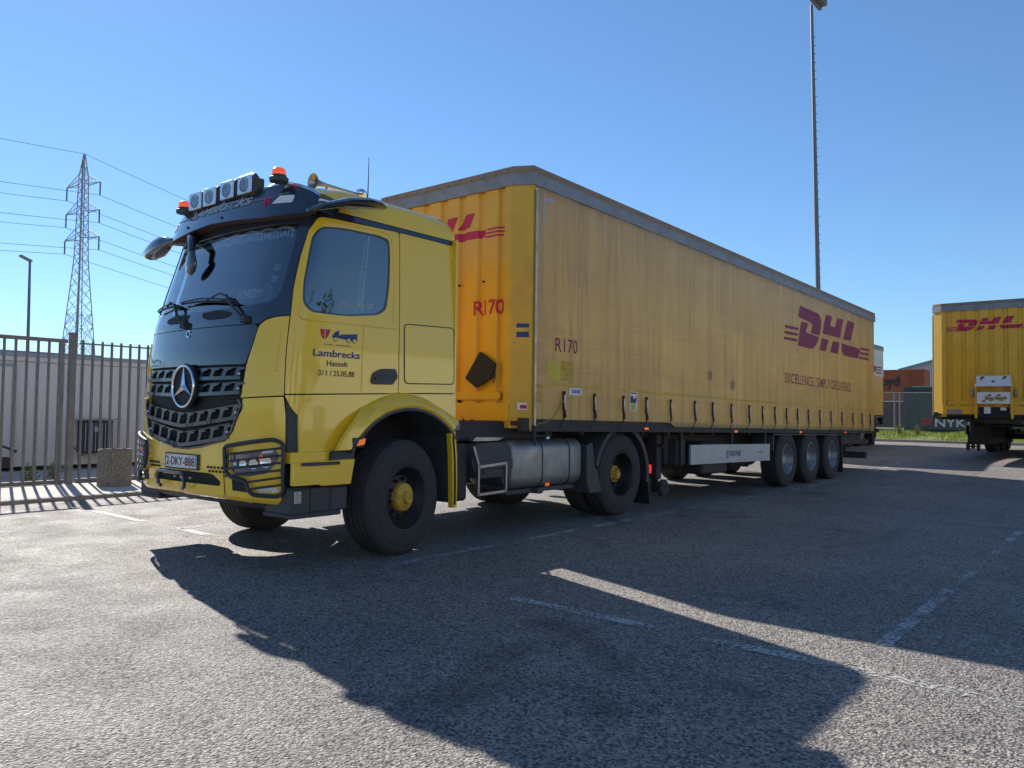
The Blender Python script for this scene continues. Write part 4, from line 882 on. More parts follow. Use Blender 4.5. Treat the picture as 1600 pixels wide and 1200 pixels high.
    mb.build('rivets','trailer_grey',rl)
    # curtains
    us=frange(.2,13.55,.09); vz=frange(1.2,H-.2,.16)
    ztop=H-.20
    bot=[(.16,1.235),(3.15,1.235),(3.28,1.215),(3.38,1.175),(13.5,1.165)] if detail else [(.16,1.20),(L_-.1,1.20)]
    out=bot+[(L_-.08,ztop),(.16,ztop)]
    cm='curtain' if not white else 'post_yellow'
    cu=skin('curtain',out,cm,root,SN,0,0,(),us,vz,80)
    cf=skin('curtain',[(.02,1.2),(L_-.12,1.2),(L_-.12,ztop),(.02,ztop)],cm,root,SF,0,0,(),us[::3],vz[::3],80)
    ust=frange(.0,13.6,.09)
    if white:
        skin('white_band',[(.2,2.75),(L_-.1,2.75),(L_-.1,ztop),(.2,ztop)],'white_body',cu,SN,.02,0,(),us)
        logo('side_logo',7.4-13.6+L_,2.85,5.8,.8,'logo_purple',cu,SN,.03,us)
    elif detail:
        # scale stretched to the printed size
        skin('side_logo',[[(7.54+a*5.54/LW,2.755+b*.79+(.0)) for a,b in p] for p in LOGO[:7]]+[[(7.54+a*5.54/LW,2.80+b*.79) for a,b in p] for p in LOGO[7:]],'logo_purple',cu,SN,.003,0,(),us)
        for wd,u0,wl in (('EXCELLENCE.',7.62,1.60),('SIMPLY',9.35,.84),('DELIVERED.',10.32,1.40)): text('slogan_word',wd,.185,u0,2.02,'logo_purple',cu,SN,width=wl,us=us,space=1.1,bold=.01)
        text('fleet_number','R170',.155,.53,2.005,'logo_purple',cu,SN,width=.42,us=us,bold=.008)
        for nm,m_,p in (('curtain_patch','patch_yellow',[(.395,1.88),(.64,1.885),(.64,1.675),(.41,1.685)]),('curtain_patch','patch_orange',[(.645,1.905),(.88,1.90),(.885,1.68),(.645,1.68)]),('curtain_patch','patch_orange',[(.18,1.625),(.29,1.61),(.28,1.56),(.18,1.565)]),('curtain_patch','patch_orange',[(.18,1.55),(.27,1.545),(.265,1.41),(.18,1.42)]),('curtain_patch','curtain',[(4.42,2.02),(4.55,2.02),(4.55,1.9),(4.42,1.9)]),('curtain_patch','curtain',[(5.25,1.93),(5.42,1.93),(5.42,1.79),(5.25,1.79)])):
            skin(nm,p,m_,cu,SN,.004,.003,(),us,vz)
        skin('reflective_tape',[[(.30+.043*i,1.615-.0*i),(.325+.043*i,1.615),(.325+.043*i,1.645),(.30+.043*i,1.645)] for i in range(306)],'patch_yellow',cu,SN,.004,0,())
        skin('old_mark',[[(.27,3.66),(.47,3.66),(.47,3.70),(.27,3.70)],[(.27,3.42),(.305,3.42),(.305,3.66),(.27,3.66)]],'cabin_roof',cu,SN,.003,0,())
        bd=skin('maker_plate',[(.80,1.52),(1.05,1.53),(1.05,1.61),(.80,1.60)][::1],'white_label',cu,SN,.004,.003,(),us)
        text('plate_lettering','KRONE',.045,.845,1.545,'text_blue',bd,SN,width=.18,off=.0075,shear=.2,bold=.02)
        wr=skin('warning_sticker',[(2.14,1.37),(2.33,1.37),(2.33,1.62),(2.14,1.62)],'white_label',cu,SN,.006,0,(),us)
        skin('sticker_print',[[(2.155,1.59),(2.315,1.59),(2.315,1.61),(2.155,1.61)]],'text_red',wr,SN,.008,0); skin('sticker_print',[[(2.155,1.47),(2.315,1.47),(2.315,1.58),(2.26,1.52),(2.2,1.58),(2.155,1.55)]],'text_dark',wr,SN,.008,0); skin('sticker_print',[[(2.17,1.38),(2.30,1.38),(2.30,1.46),(2.17,1.46)]],'patch_yellow',wr,SN,.008,0)
        mb=B()
        P=[(0.16,1.18),(.30,1.20),(.45,1.25),(.60,1.42),(.66,1.45)]
        mb.tube([(x,-.045,z) for x,z in P],.006,5); mb.tube([(-.02,.9,1.24),(.02,.55,1.2),(.05,.3,1.17),(.14,.0,1.16),(.2,-.03,1.165)],.006,5); mb.build('tir_cord','dull_yellow',cu)
        # straps with buckles
        sx=[.66,1.29,1.95,2.53,3.2,3.94,4.54,5.21,5.92,6.49,7.06,7.62,8.19,8.79,9.46,10.16,10.90,11.68,12.40,13.06]
        first=None
        for i,x in enumerate(sx):
            if first is None:
                def at(y,z): return y
                mb=B(); mb.box((x-.022,-.052,1.34),(x+.022,-.03,1.56),.006); mb.add([(x-.018,-.05,1.36),(x+.018,-.05,1.36),(x+.040,-.055,1.27),(x+.0,-.055,1.25)],[(0,1,2,3)]); 
                mb.add([(x-.02,-.040,1.40),(x+.015,-.040,1.40),(x-.02,-.043,1.22),(x-.06,-.038,1.19),(x-.075,-.02,1.13),(x-.055,-.02,1.12),(x-.035,-.045,1.19),(x+.005,-.048,1.23)],[(0,1,7,2),(2,7,6,3),(3,6,5,4)]); st=mb.build('strap','black_cloth',root)
                mb=B(); mb.box((x-.015,-.060,1.42),(x+.015,-.052,1.52),.003); mb.box((x-.012,-.066,1.36),(x+.004,-.052,1.42),.002); bu=mb.build('buckle','steel',st); first=(st,bu,x)
            else:
                s_=first[0].copy(); col.objects.link(s_); b_=first[1].copy(); col.objects.link(b_); b_.parent=s_
                d=Vector((x-first[2],0,tilt*(x-first[2]))); s_.location=first[0].location+d; k=rnd.uniform(-.5,.5); s_.scale=(1+.3*k,1,1+.04*k); 
                # keep the strap standing where it is after the small scale
                s_.location+=Vector(((first[2]-6.8)*0,0,0)); mx=first[2]-6.8; mz=1.35; s_.location.x+=mx*(1-(1+.3*k)); s_.location.z+=mz*(1-(1+.04*k))
    # floor frame and chassis
    mb=B(); mb.box((.0,.015,1.10),(L_,.10,1.245)); mb.box((0,W-.10,1.10),(L_,W-.015,1.245)); mb.box((.0,.1,1.16),(L_,W-.1,1.21)); mb.build('side_rail','chassis',root)
    mb=B()
    for y in (.68,1.75): mb.prism([(.3,1.16),(L_,1.16),(L_,.86),(3.6,.86),(3.0,1.0),(.3,1.0)],1,y,y+.12)
    for k in range(18): mb.box((.5+.72*k,.1,1.06),(.56+.72*k,W-.1,1.16))
    mb.build('chassis_beam','chassis',root)
    mb=B(); mb.box((L_-.02,.02,1.1),(L_+.02,W-.02,H-.1)); mb.build('rear_door','trailer_yellow',root)
    # landing gear
    for y in (.35,2.2):
        lz=.14
        mb=B(); mb.box((3.42,y-.06,.42),(3.56,y+.08,1.16),.01); mb.box((3.45,y-.03,.24),(3.53,y+.05,.45)); lg_=mb.build('landing_leg','chassis',root)
        mb=B()
        mb.tube([(3.49,y-.16,.30),(3.49,y+.18,.30)],.02,8)
        for yy in (y-.16,y+.10): mb.lathe([(0,0),(.10,0),(.125,.012),(.125,.06),(.10,.07),(0,.07)],(3.49,yy,.30),axis=1,n=24)
        mb.build('foot_wheel','chassis',lg_)
        mb=B(); mb.tube([(3.5,y,.55),(4.1,y+.2,1.0)],.02,6); mb.build('brace','chassis',lg_)
    mb=B(); mb.tube([(3.44,.2,.9),(3.44,2.2,.9)],.02,6); mb.box((3.60,.25,.62),(3.75,.55,1.10),.02); mb.build('crank_shaft','chassis',root)
    # wheels
    WX=(7.9,9.20,10.52)
    ground_z=.51
    for x in WX:
        for y,s in ((.03,1),(W-.03,-1)): wheel(root,X+x,Y+y,.51,.36,s,hub='rim_silver',rim='rim_silver',z=Z+ground_z,dish=.13)
    mb=B()
    for x in WX: mb.tube([(x,.3,.51-tilt*x),(x,W-.3,.51-tilt*x)],.065,10); mb.box((x-.4,.6,.62-tilt*x),(x+.1,.75,.75-tilt*x)); mb.box((x-.4,1.8,.62-tilt*x),(x+.1,1.95,.75-tilt*x)); mb.lathe([(0,0),(.14,0),(.14,.2),(0,.2)],(x+.2,.7,.75-tilt*x),axis=2,n=16)
    mb.build('axle_group','chassis',root)
    for y0,y1 in ((.03,.40),(W-.40,W-.03)):
        mb=B(); mb.box((7.15,y0,1.06),(11.15,y1,1.085)); mb.prism([(7.15,1.085),(7.19,1.085),(7.19,.80),(7.15,.78)],1,y0,y1); mb.prism([(11.1,1.08),(11.14,1.08),(11.20,.55),(11.17,.55)],1,y0,y1); mb.build('wheel_cover','plastic',root)
        mb=B(); mb.prism([(11.14,.58),(11.2,.58),(11.19,.26),(11.16,.26)],1,y0,y1); mb.build('mud_flap','shell_dark',root)
    # side guard
    SG=lambda u,v,o:T(u,.05-o,v)
    mb=B(); mb.prism([(4.0,.625),(7.05,.615),(7.05,.905),(4.0,.915)],1,.05,.08); sk=mb.build('side_guard','skirt',root)
    mb=B(); mb.prism([(4.0,.625),(7.05,.615),(7.05,.905),(4.0,.915)],1,W-.08,W-.05); mb.build('side_guard','skirt',root)
    if detail:
        text('guard_lettering','KRONE',.085,5.38,.725,'text_blue',sk,SG,width=.42,shear=.15,bold=.02)
        skin('guard_emblem',[[(5.22,.70),(5.235,.70),(5.235,.80),(5.25,.82),(5.22,.81)],[(5.265,.71),(5.28,.71),(5.28,.83),(5.265,.83)],[(5.31,.70),(5.325,.70),(5.325,.81),(5.295,.82),(5.31,.80)],[(5.22,.69),(5.325,.69),(5.325,.70),(5.22,.70)]],'text_blue',sk,SG,.003,0)
        text('guard_script','Fair Play',.03,6.45,.76,'text_blue',sk,SG,width=.30,shear=.4)
    for x in (3.75,5.5,6.9): mb=B(); mb.box((x,.08,.62),(x+.06,.14,1.1)); mb.build('guard_bracket','chassis',root)
    mb=B(); mb.box((3.70,.12,.62),(3.98,.9,1.0),.02); mb.build('valve_box','chassis',root)
    mb=B(); mb.box((4.6,.15,.45),(5.5,.55,.95),.03); mb.build('tool_box','chassis',root)
    mb=B(); mb.box((4.1,1.85,.34),(6.9,2.45,1.0),.03); mb.build('pallet_box','chassis',root)  # unseen far-side box, put in to keep sun from under the trailer
    mb=B(); mb.tube([(5.8,.35,.7),(6.8,.35,.7)],.18,14); mb.build('air_reservoir','chassis',root)
    # rear underrun bar and lamps
    mb=B(); mb.box((11.3,.12,.86),(L_-.1,.18,.95)); mb.box((L_-.35,.12,.50),(L_-.2,2.43,.66),.01)
    for y in (.6,1.9): mb.box((L_-.32,y,.6),(L_-.22,y+.08,1.1))
    mb.box((11.3,.14,.95),(L_-.7,.5,1.09)); mb.build('underrun_bar','chassis',root)
    for y in (.03,W-.24): mb=B(); mb.box((L_-.05,y,.82),(L_+.12,y+.21,1.18),.02); mb.build('rubber_buffer','shell_dark',root)
    for x in (2.62,5.5,8.5,11.3):
        mb=B(); mb.box((x-.045,-.002,1.13 if x<3 else 1.10),(x+.045,.03,1.16 if x<3 else 1.135),.004); mb.build('side_marker','amber',root)
    return root,T,bk,B
tr1,T1,bk1,B1=make_trailer((0,0,0),'long yellow trailer with dirty side curtain, coupled behind the yellow tractor unit',tilt=KT,fleet='R170')
# black flap tied to the front wall, dirt and pressed number
mb=MB(T1); mb.prism(rounded([(.61,1.98),(.38,1.83),(.44,1.68),(.66,1.57),(.83,1.68),(.72,1.83)],.02)[::1],0,-.05,-.025); fl=mb.build('tarp_pouch','black_cloth',bk1)
mb=MB(T1); mb.tube([(-.04,.42,1.80),(-.03,.40,1.7),(-.03,.43,1.62)],.006,5); mb.tube([(-.03,.70,1.66),(-.03,.60,1.60)],.006,5); mb.build('pouch_strap','black_cloth',fl)
tr2,T2,bk2,B2=make_trailer((15.7,-3.40,.21),'uncoupled yellow trailer at the right edge, white plug rack on its front wall',fleet='R',group='parked yellow trailers')
for o in [o for o in bpy.data.objects if o.name.startswith('fleet_number') and o.parent==bk2]: pass
mb=B2(); F=lambda y:y+3.40
for y in (-1.82,-2.58): mb.box((-.16,F(y)-.025,1.10),(-.02,F(y)+.025,2.10),.008)
rk=mb.build('plug_rack','post_yellow',bk2)
mb=B2(); mb.box((-.18,F(-2.56),1.92),(-.16,F(-1.84),2.14),.004); mb.box((-.26,F(-2.58),1.88),(-.16,F(-1.82),1.92),.004); mb.box((-.175,F(-2.55),1.46),(-.155,F(-1.85),1.74),.004); pn=mb.build('rack_panel','plate_white',rk)
mb=B2()
for y,z,r in ((-2.06,1.60,.045),(-2.16,1.57,.05),(-2.27,1.60,.045),(-2.36,1.57,.05),(-2.44,1.60,.04),(-1.95,2.06,.03),(-2.42,2.07,.03)): mb.lathe([(0,-.05),(r*.5,-.05),(r*.6,-.02),(r,-.015),(r,.01)],(-.178,F(y),z-.0),axis=0,n=14)
mb.build('air_coupling','dull_yellow',pn)
mb=B2()
for y,z in ((-2.12,1.665),(-2.32,1.665),(-2.2,2.0),(-2.0,1.52),(-2.45,2.1),(-1.98,2.1)): mb.box((-.20,F(y)-.03,z-.015),(-.175,F(y)+.03,z+.02),.004)
mb.build('socket','shell_dark',pn)
for y in (-1.76,-2.66):
    mb=B2(); mb.lathe([(.02,0),(.10,.01),(.115,.03),(.10,.05),(.02,.06)],(-.10,F(y)-.03,1.72),axis=1,n=20); mb.build('hose_reel','galv',rk)
mb=B2(); mb.box((-.03,F(-2.52),1.12),(.0,F(-1.86),1.38)); mb.build('rack_recess','shell_dark',bk2)
for a,b,c,d in ((-2.12,1.22,-1.98,1.38),(-2.45,1.30,-2.33,1.37)): mb=B2(); mb.box((-.04,F(a),b),(-.03,F(c),d)); mb.build('recess_label','plate_white',bk2)
mb=B2(); mb.box((-.022,F(-1.50),1.21),(-.012,F(-1.17),1.32)); mb.build('wall_label','trailer_grey',bk2)
mb=B2(); mb.prism([(0.3,1.1),(2.0,1.1),(2.0,.98),(.6,.98)],1,.75,1.8); mb.box((3.2,.12,.75),(3.6,.3,1.05),.02); mb.build('kingpin_plate','chassis',tr2)
tr3,T3,bk3,B3=make_trailer((15.7,3.36,.2),'white topped yellow trailer mostly hidden behind the rear of the long curtain trailer',white=True,L=12.2,detail=False,fleet=None,front=False,group='parked yellow trailers')

# ================================================================== SETTING
def gz(x,y):
    h=.21*max(0,min(1,(x-11)/6)); h=h*h*(3-2*h/.21)/.21 if h>0 else 0
    if x>32.2: h+=.14+.16*min(1,(x-32.2)/5)
    return h
def sstep(a,b,x): t=max(0,min(1,(x-a)/(b-a))); return t*t*(3-2*t)
def gz(x,y): return .21*sstep(10.8,17,x)
def sheet(name,xs,ys,fn,m,kind='structure'):
    mb=MB(); n=len(ys); vs=[(x,y,fn(x,y)) for x in xs for y in ys]
    mb.add(vs,[(i*n+j,(i+1)*n+j,(i+1)*n+j+1,i*n+j+1) for i in range(len(xs)-1) for j in range(n-1)]); o=mb.build(name,m,smooth=60); tag(o,kind=kind); return o
xs=[-1500,-300,-60,-20,-10]+[float(v) for v in frange(-8,40,1.0)]+[45,60,120,400,2500]
ys=[-1500,-300,-60,-20,-8,-4,0,4,8,12,20,60,200,600,2500]
g=sheet('ground',xs,ys,gz,'asphalt'); g['label']='coarse grey asphalt of the lorry park'
def line(name,pts,w,label=None,z=.005,m='paint'):
    mb=MB()
    for (x0,y0),(x1,y1) in pts:
        d=Vector((x1-x0,y1-y0)); L=d.length; d/=L; n=Vector((-d.y,d.x))*w/2; k=max(1,int(L/.5)); vs=[]
        for i in range(k+1):
            for s in (-1,1):
                px,py=x0+d.x*L*i/k+s*n.x,y0+d.y*L*i/k+s*n.y; vs.append((px,py,gz(px,py)+z))
        mb.add(vs,[(2*i,2*i+1,2*i+3,2*i+2) for i in range(k)])
    o=mb.build(name,m); return tag(o,label,kind='structure')
line('parking_line',[((-2.36,-7.5),(-2.29,-1.7)),((-2.26,-.6),(-2.21,-.15))],.10,'worn white line across the foreground')
line('parking_line',[((-2.28,2.0),(-2.25,5.05))],.11,'worn white line in the sun beside the bumper')
line('parking_line',[((-2.25,-.22),(14,-.20)),((14.2,-.2),(31,-.2))],.10,'worn white line along the near trailer wheels')
line('parking_line',[((-1.75,-4.0),(15,-3.98))],.085,'worn white line along the right bay')
line('parking_line',[((-2.25,2.9),(0,3.4))],.10,'faint line under the front axle')
# kerb and paved strip on the left
def strip(name,x0,x1,y0,y1,z0,z1,m,label):
    mb=MB(); mb.box((x0,y0,z0),(x1,y1,z1)); o=mb.build(name,m,smooth=0); return tag(o,label,kind='structure')
strip('kerb',-40,14.9,6.48,6.60,-.1,.05,'concrete','low concrete kerb in front of the bar fence')
sheet('pavement',[-40,-10,14.9],[6.60,8.4,14.6],lambda x,y:.03,'paving')
sheet('gravel_strip',[-40,-10,14.9],[8.80,10,11.6],lambda x,y:.036,'paving')
# grass verge at the far right
def vz(x,y): return .21+.10+.22*sstep(32.2,36,x)
sheet('verge_soil',[32.2]+frange(32.6,45,.6)+[60],frange(-40,32,2.0),vz,'grass_dry')
strip('kerb',32.0,32.2,-40,30,.0,.32,'concrete','concrete kerb at the edge of the grass verge')
mb=MB(); 
for k in range(26000):
    x=32.25+(rnd.random()**.9)*5.2; y=rnd.uniform(-6,10); h=rnd.uniform(.06,.20)*(1+.8*(math.sin(y*1.7)+math.sin(y*.6+2))*.4)*(1.25 if x>34 else .7); a=rnd.uniform(0,6.28); w=rnd.uniform(.008,.018); z=vz(x,y)-.01; lx,ly=rnd.uniform(-.08,.08),rnd.uniform(-.08,.08)
    ca,sa=math.cos(a)*w,math.sin(a)*w
    mb.bm.faces.new([mb.bm.verts.new(v) for v in ((x-ca,y-sa,z),(x+ca,y+sa,z),(x+lx,y+ly,z+h))])
gr_=finish(mb.bm,'grass','grass',smooth=0); tag(gr_,'bright green grass along the chain link fence','grass',kind='stuff')
def weed(x,y,h,label,m='grass_dry',n=26,z=.03):
    mb=MB()
    for k in range(n):
        a=rnd.uniform(0,6.28); t=rnd.random(); hh=h*(.35+.65*t); l=.25*h*rnd.random(); cx_,cy_=x+rnd.gauss(0,.04),y+rnd.gauss(0,.04); px,py=-math.sin(a),math.cos(a); w=.006+.004*rnd.random()
        tx,ty=cx_+math.cos(a)*l,cy_+math.sin(a)*l
        mb.add([(cx_-px*w,cy_-py*w,z),(cx_+px*w,cy_+py*w,z),(tx+px*w*.6,ty+py*w*.6,z+hh*.7),(tx-px*w*.6,ty-py*w*.6,z+hh*.7),(tx+math.cos(a)*l*.5,ty+math.sin(a)*l*.5,z+hh)],[(0,1,2,3),(3,2,4)])
        for q in range(2):
            zz=z+hh*rnd.uniform(.3,.9); b=rnd.uniform(0,6.28); mb.add([(tx,ty,zz),(tx+.05*math.cos(b),ty+.05*math.sin(b),zz+.02),(tx+.05*math.cos(b+.6),ty+.05*math.sin(b+.6),zz-.01)],[(0,1,2)])
    o=mb.build('weed',m,smooth=0); tag(o,label,'plant','weeds')
weed(-1.55,9.1,.45,'pale weed growing behind the bars left of the brown fence post'); weed(-1.15,9.3,.42,'thin leaning weed just behind the brown fence post'); weed(-.35,9.2,.30,'low weed between the fence post and the round concrete bin')
for x,y,h,l in ((34.6,4.3,.75,'tall pale weed in front of the chain link fence post'),(34.9,3.6,.55,'brownish weed clump beside the tall pale weed on the verge')): weed(x,y,h,l,n=60,z=vz(x,y))
# ---- sliding gate and bar fence
def bars(name,x0,x1,y,label,cat,posts=(),poke=False,step=.162,bottom=True):
    t=thing(name,((x0+x1)/2,y,0),label,cat)
    n=int((x1-x0)/step)+1; first=None
    for k in range(n):
        x=x0+k*step
        if first is None:
            mb=MB(); mb.prism([(x-.018,.10),(x+.018,.10),(x+.016,2.36),(x-.016,2.36)] if not poke else [(x-.018,.06),(x+.018,.06),(x+.016,2.40),(x+.008,2.43),(x-.008,2.43),(x-.016,2.40)],1,y-.018,y+.018); first=mb.build('picket','fence_brown',t,smooth=0); fx=x
        else:
            c=first.copy(); col.objects.link(c); c.location=first.location+Vector((x-fx,0,0))
    mb=MB(); mb.box((x0-.05,y-.025,2.36),(x1+.05,y+.025,2.42) if not poke else (x1+.05,y+.025,2.385)); mb.build('top_rail','fence_brown',t,smooth=0)
    if bottom: mb=MB(); mb.box((x0-.05,y-.03,.04),(x1+.05,y+.03,.10)); mb.build('bottom_rail','fence_brown',t,smooth=0)
    return t
bars('sliding_gate',-5.2,-1.25,8.75,'brown steel bar gate left of the square fence post','gate')
fc=bars('bar_fence',-.93,8.0,8.80,'brown steel bar fence with pickets poking above the rail, behind the truck cab','fence',poke=True,step=.158)
mb=MB(); mb.box((-1.165,8.68,.0),(-1.075,8.80,2.53),.006); mb.box((-1.17,8.67,2.50),(-1.07,8.81,2.535)); o=mb.build('fence_post','fence_brown',smooth=20); tag(o,'square brown post between the gate and the bar fence, taller than both','post')
mb=MB(); mb.box((-1.23,8.86,.0),(-1.19,8.92,2.40)); o=mb.build('gate_guide_post','galv',smooth=20); tag(o,'slim grey guide post just left of the brown fence post','post')
# ---- round concrete bin
mb=MB(); mb.lathe([(.0,.50),(.19,.50),(.21,.585),(.235,.60),(.25,.585),(.255,.56),(.255,.0),(0,.0)],(-.74,7.92,.03),axis=2,n=40); o=mb.build('concrete_bollard','washed',smooth=40); tag(o,'round exposed aggregate concrete bin standing by the fence left of the truck','bin')
# ---- site cabin
cb=thing('site_cabin',(-1,13,0),'low beige site cabin behind the bar fence','cabin')
mb=MB(); mb.box((-6.5,12.0,.12),(7.2,14.4,2.28)); mb.build('wall','cabin_wall',cb,smooth=0)
mb=MB(); mb.box((-6.52,11.97,2.28),(7.22,14.43,2.36),.01); mb.box((-6.50,11.985,2.17),(7.21,11.999,2.19)); rf_=mb.build('roof','cabin_roof',cb,smooth=0)
mb=MB(); mb.box((-6.5,12.3,2.36),(.9,14.4,2.41)); mb.build('roof_panel','roof_grey',rf_,smooth=0)
mb=MB()
for x in frange(-6.4,7.1,.42): mb.box((x,11.993,.15),(x+.012,11.999,2.16))
mb.build('panel_joints','cabin_roof',cb,smooth=0)
mb=MB(); mb.box((-2.6,11.975,.16),(-.93,11.998,2.07),.004); dr=mb.build('door','cabin_wall',cb,smooth=0)
mb=MB(); mb.box((-.93,11.96,.14),(-.86,11.999,2.13)); mb.box((-2.67,11.96,2.07),(-.93,11.999,2.13)); mb.build('door_frame','cabin_roof',dr,smooth=0)
mb=MB(); mb.box((-1.65,11.955,.16),(-1.62,11.975,2.06)); mb.build('door_seam','cabin_roof',dr,smooth=0)
mb=MB()
for x in (-6,-3,-.2,3.5,6.8): mb.box((x,12.05,-.02),(x+.3,12.4,.12)); mb.box((x,14.0,-.02),(x+.3,14.35,.12))
mb.build('support_block','concrete',cb,smooth=0)
ac=MB(); ac.box((.28,11.62,.36),(.86,11.95,1.02),.015); ao=ac.build('air_conditioner','dash',smooth=20); tag(ao,'dark air conditioner box on brackets on the beige cabin wall','air conditioner')
ORG[ao.name]=Vector((0,0,0))
mb=MB()
for k in range(9): mb.box((.30+.065*k,11.605,.40),(.315+.065*k,11.62,.98))
mb.box((.10,11.58,1.04),(1.02,11.97,1.06)); mb.box((.47,11.60,.80),(.60,11.612,.90)); mb.build('grille','cabin_roof',ao,smooth=0)
mb=MB(); mb.tube([(.34,11.95,.30),(.30,11.70,.34),(.24,11.65,.36)],.015,5); mb.tube([(.80,11.95,.20),(.80,11.70,.36)],.015,5); mb.tube([(.30,11.9,.36),(.12,11.97,.6),(.08,11.97,2.1)],.012,5); mb.build('bracket','galv',ao)
# ---- small machine by the gate at the left edge
mc=thing('drawbar_machine',(-1.85,10.4,0),'dark towing machine with a drawbar behind the gate at the left edge','machine')
mb=MB(); mb.box((-2.6,10.1,.25),(-1.68,10.9,.52),.02); mb.box((-2.6,10.2,.52),(-1.72,10.8,.86),.03); mb.build('body','dark_metal',mc)
mb=MB(); mb.box((-1.68,10.3,.22),(-1.45,10.6,.40),.01); mb.tube([(-1.75,10.25,.66),(-1.42,10.25,.52)],.022,6); mb.lathe([(0,-.02),(.03,-.02),(.03,.02),(0,.02)],(-1.42,10.25,.51),axis=1,n=12); mb.build('drawbar','dark_metal',mc)
for y in (10.1,10.85):
    mb=MB(); mb.lathe([(0,-.04),(.17,-.04),(.19,0),(.17,.04),(0,.04)],(-2.2,y,.22),axis=1,n=24); mb.build('wheel','rubber',mc)
# ---- pylon
PX,PY=41.3,115
PA=R(-77.6)
pd=Vector((math.cos(PA),math.sin(PA),0)); pn_=Vector((-pd.y,pd.x,0))   # pd: arm direction, pn_: line direction
py=thing('power_pylon',(PX,PY,0),'tall lattice power pylon with three crossarms behind the cabin','pylon')
HT=38.2; 
def hw(z): return lerp([(0,2.3),(9,1.55),(22.5,.66),(30,.52),(34.8,.45),(HT,.05)],z)
def PP(a,b,z): v=pd*a+pn_*b; return (PX+v.x,PY+v.y,z)
mb=MB(); zz=[0,3.0,5.8,8.4,10.8,13.0,15.0,16.8,18.5,20.1,21.6,23.0,24.3,25.6,26.9,28.2,29.5,30.8,32.1,33.4,34.8,36.5,HT]
for sa in(-1,1):
    for sb in (-1,1): mb.tube([PP(sa*hw(z),sb*hw(z),z) for z in zz],.075,4)
mb.build('legs','pylon',py,smooth=0)
mb=MB()
for z0,z1 in zip(zz,zz[1:]):
    a,b=hw(z0),hw(z1)
    for f in range(4):
        c=[(-1,-1),(1,-1),(1,1),(-1,1)]; p,q=c[f],c[(f+1)%4]
        for u,v in ((p,q),(q,p)):
            mb.tube([PP(u[0]*a,u[1]*a,z0),PP(v[0]*b,v[1]*b,z1)],.035,3,caps=False)
            if z0<15:
                zm=(z0+z1)/2; m_=(a+b)/2
                e0=((u[0]+v[0])/2*a,(u[1]+v[1])/2*a); 
                mb.tube([PP(e0[0],e0[1],z0),PP(u[0]*b,u[1]*b,z1)],.03,3,caps=False); mb.tube([PP(e0[0],e0[1],z1),PP(u[0]*a,u[1]*a,z0)],.03,3,caps=False)
mb.build('lattice','pylon',py,smooth=0)
mb=MB(); mb.tube([PP(0,-.2,0),PP(0,-.2,HT-1)],.14,4); mb.build('ladder','pylon_red',py,smooth=0)
ARM=[(33.6,3.75),(29.6,3.75),(25.7,3.85)]   # (z, half length)
for z,l in ARM:
    mb=MB()
    for s in(-1,1):
        for b in(-1,1): mb.tube([PP(s*hw(z)*.9,b*hw(z),z),PP(s*l,0,z)],.06,4); mb.tube([PP(s*hw(z)*.9,b*hw(z),z+1.5),PP(s*l,0,z+.05)],.05,4)
        for k in (1,2,3):
            t=k/4; a=hw(z)*.9+(l-hw(z)*.9)*t; mb.tube([PP(s*a,-hw(z)*(1-t),z),PP(s*a,-hw(z)*(1-t),z+1.5*(1-t))],.03,3); mb.tube([PP(s*a,-hw(z)*(1-t),z),PP(s*a,hw(z)*(1-t),z)],.03,3)
    am=mb.build('crossarm','pylon',py,smooth=0)
    for s in(-1,1): mb=MB(); mb.tube([PP(s*l,0,z),PP(s*l,0,z-1.9)],.11,6); mb.build('insulator','insul',am)
SP=300.0
def wire(a,z,nm,label,sag):
    P=[]
    for t in [k/40*2-1 for k in range(41)]:
        d=SP*t*abs(t)**.3; q=abs(d)/SP; P.append(PP(a,d,z-sag*4*q*(1-q)*1.0))
    mb=MB(); mb.tube(P,.04,4,caps=False); o=mb.build(nm,'wire',smooth=60); tag(o,label,'cable','power lines')
wire(0,HT,'power_cable','thin earth cable running over the very top of the pylon',10)
for z,l in ARM:
    nm={0:'top',1:'middle',2:'lowest'}[ [a for a,_ in ARM].index(z)]
    wire(-l,z-1.9,'power_cable','cable hanging from the left end of the %s pylon crossarm'%nm,10); wire(l,z-1.9,'power_cable','cable hanging from the right end of the %s pylon crossarm'%nm,10)
# ---- lamps
lp=thing('street_lamp',(15.9,60,0),'slim grey lamp post with one tilted head, left of the pylon','street lamp')
mb=MB(); mb.tube([(15.9,60,0),(15.78,60,12.2)],[.15,.085],10); mb.build('pole','mast',lp)
mb=MB(); mb.box((15.0,59.8,12.15),(15.9,60.2,12.32),.05); 
bmesh.ops.rotate(mb.bm,verts=mb.bm.verts,cent=(15.8,60,12.2),matrix=Matrix.Rotation(R(22),3,'Y')); mb.build('lamp_head','galv',lp)
fx,fy=43.85,10.95
ms=thing('floodlight_mast',(fx,fy,0),'very tall dark floodlight mast rising behind the long trailer','floodlight')
lean=(-.4,.45)
mt=(fx+lean[0],fy+lean[1],27.58)
mb=MB(); mb.tube([(fx,fy,0),((fx+mt[0])/2,(fy+mt[1])/2,mt[2]/2),mt],[.165,.14,.09],12); mb.build('pole','mast',ms,smooth=50)
mb=MB()
for k in range(40): z=4+k*.55; t=z/mt[2]; mb.box((fx+lean[0]*t-.02,fy+lean[1]*t-.22,z),(fx+lean[0]*t+.02,fy+lean[1]*t-.1,z+.03))
mb.build('climbing_rungs','mast',ms)
mb=MB(); mb.box((mt[0]-.9,mt[1]-.35,mt[2]-.05),(mt[0]+.9,mt[1]-.15,mt[2]+.12)); 
cr_=mb.build('crossbar','mast',ms)
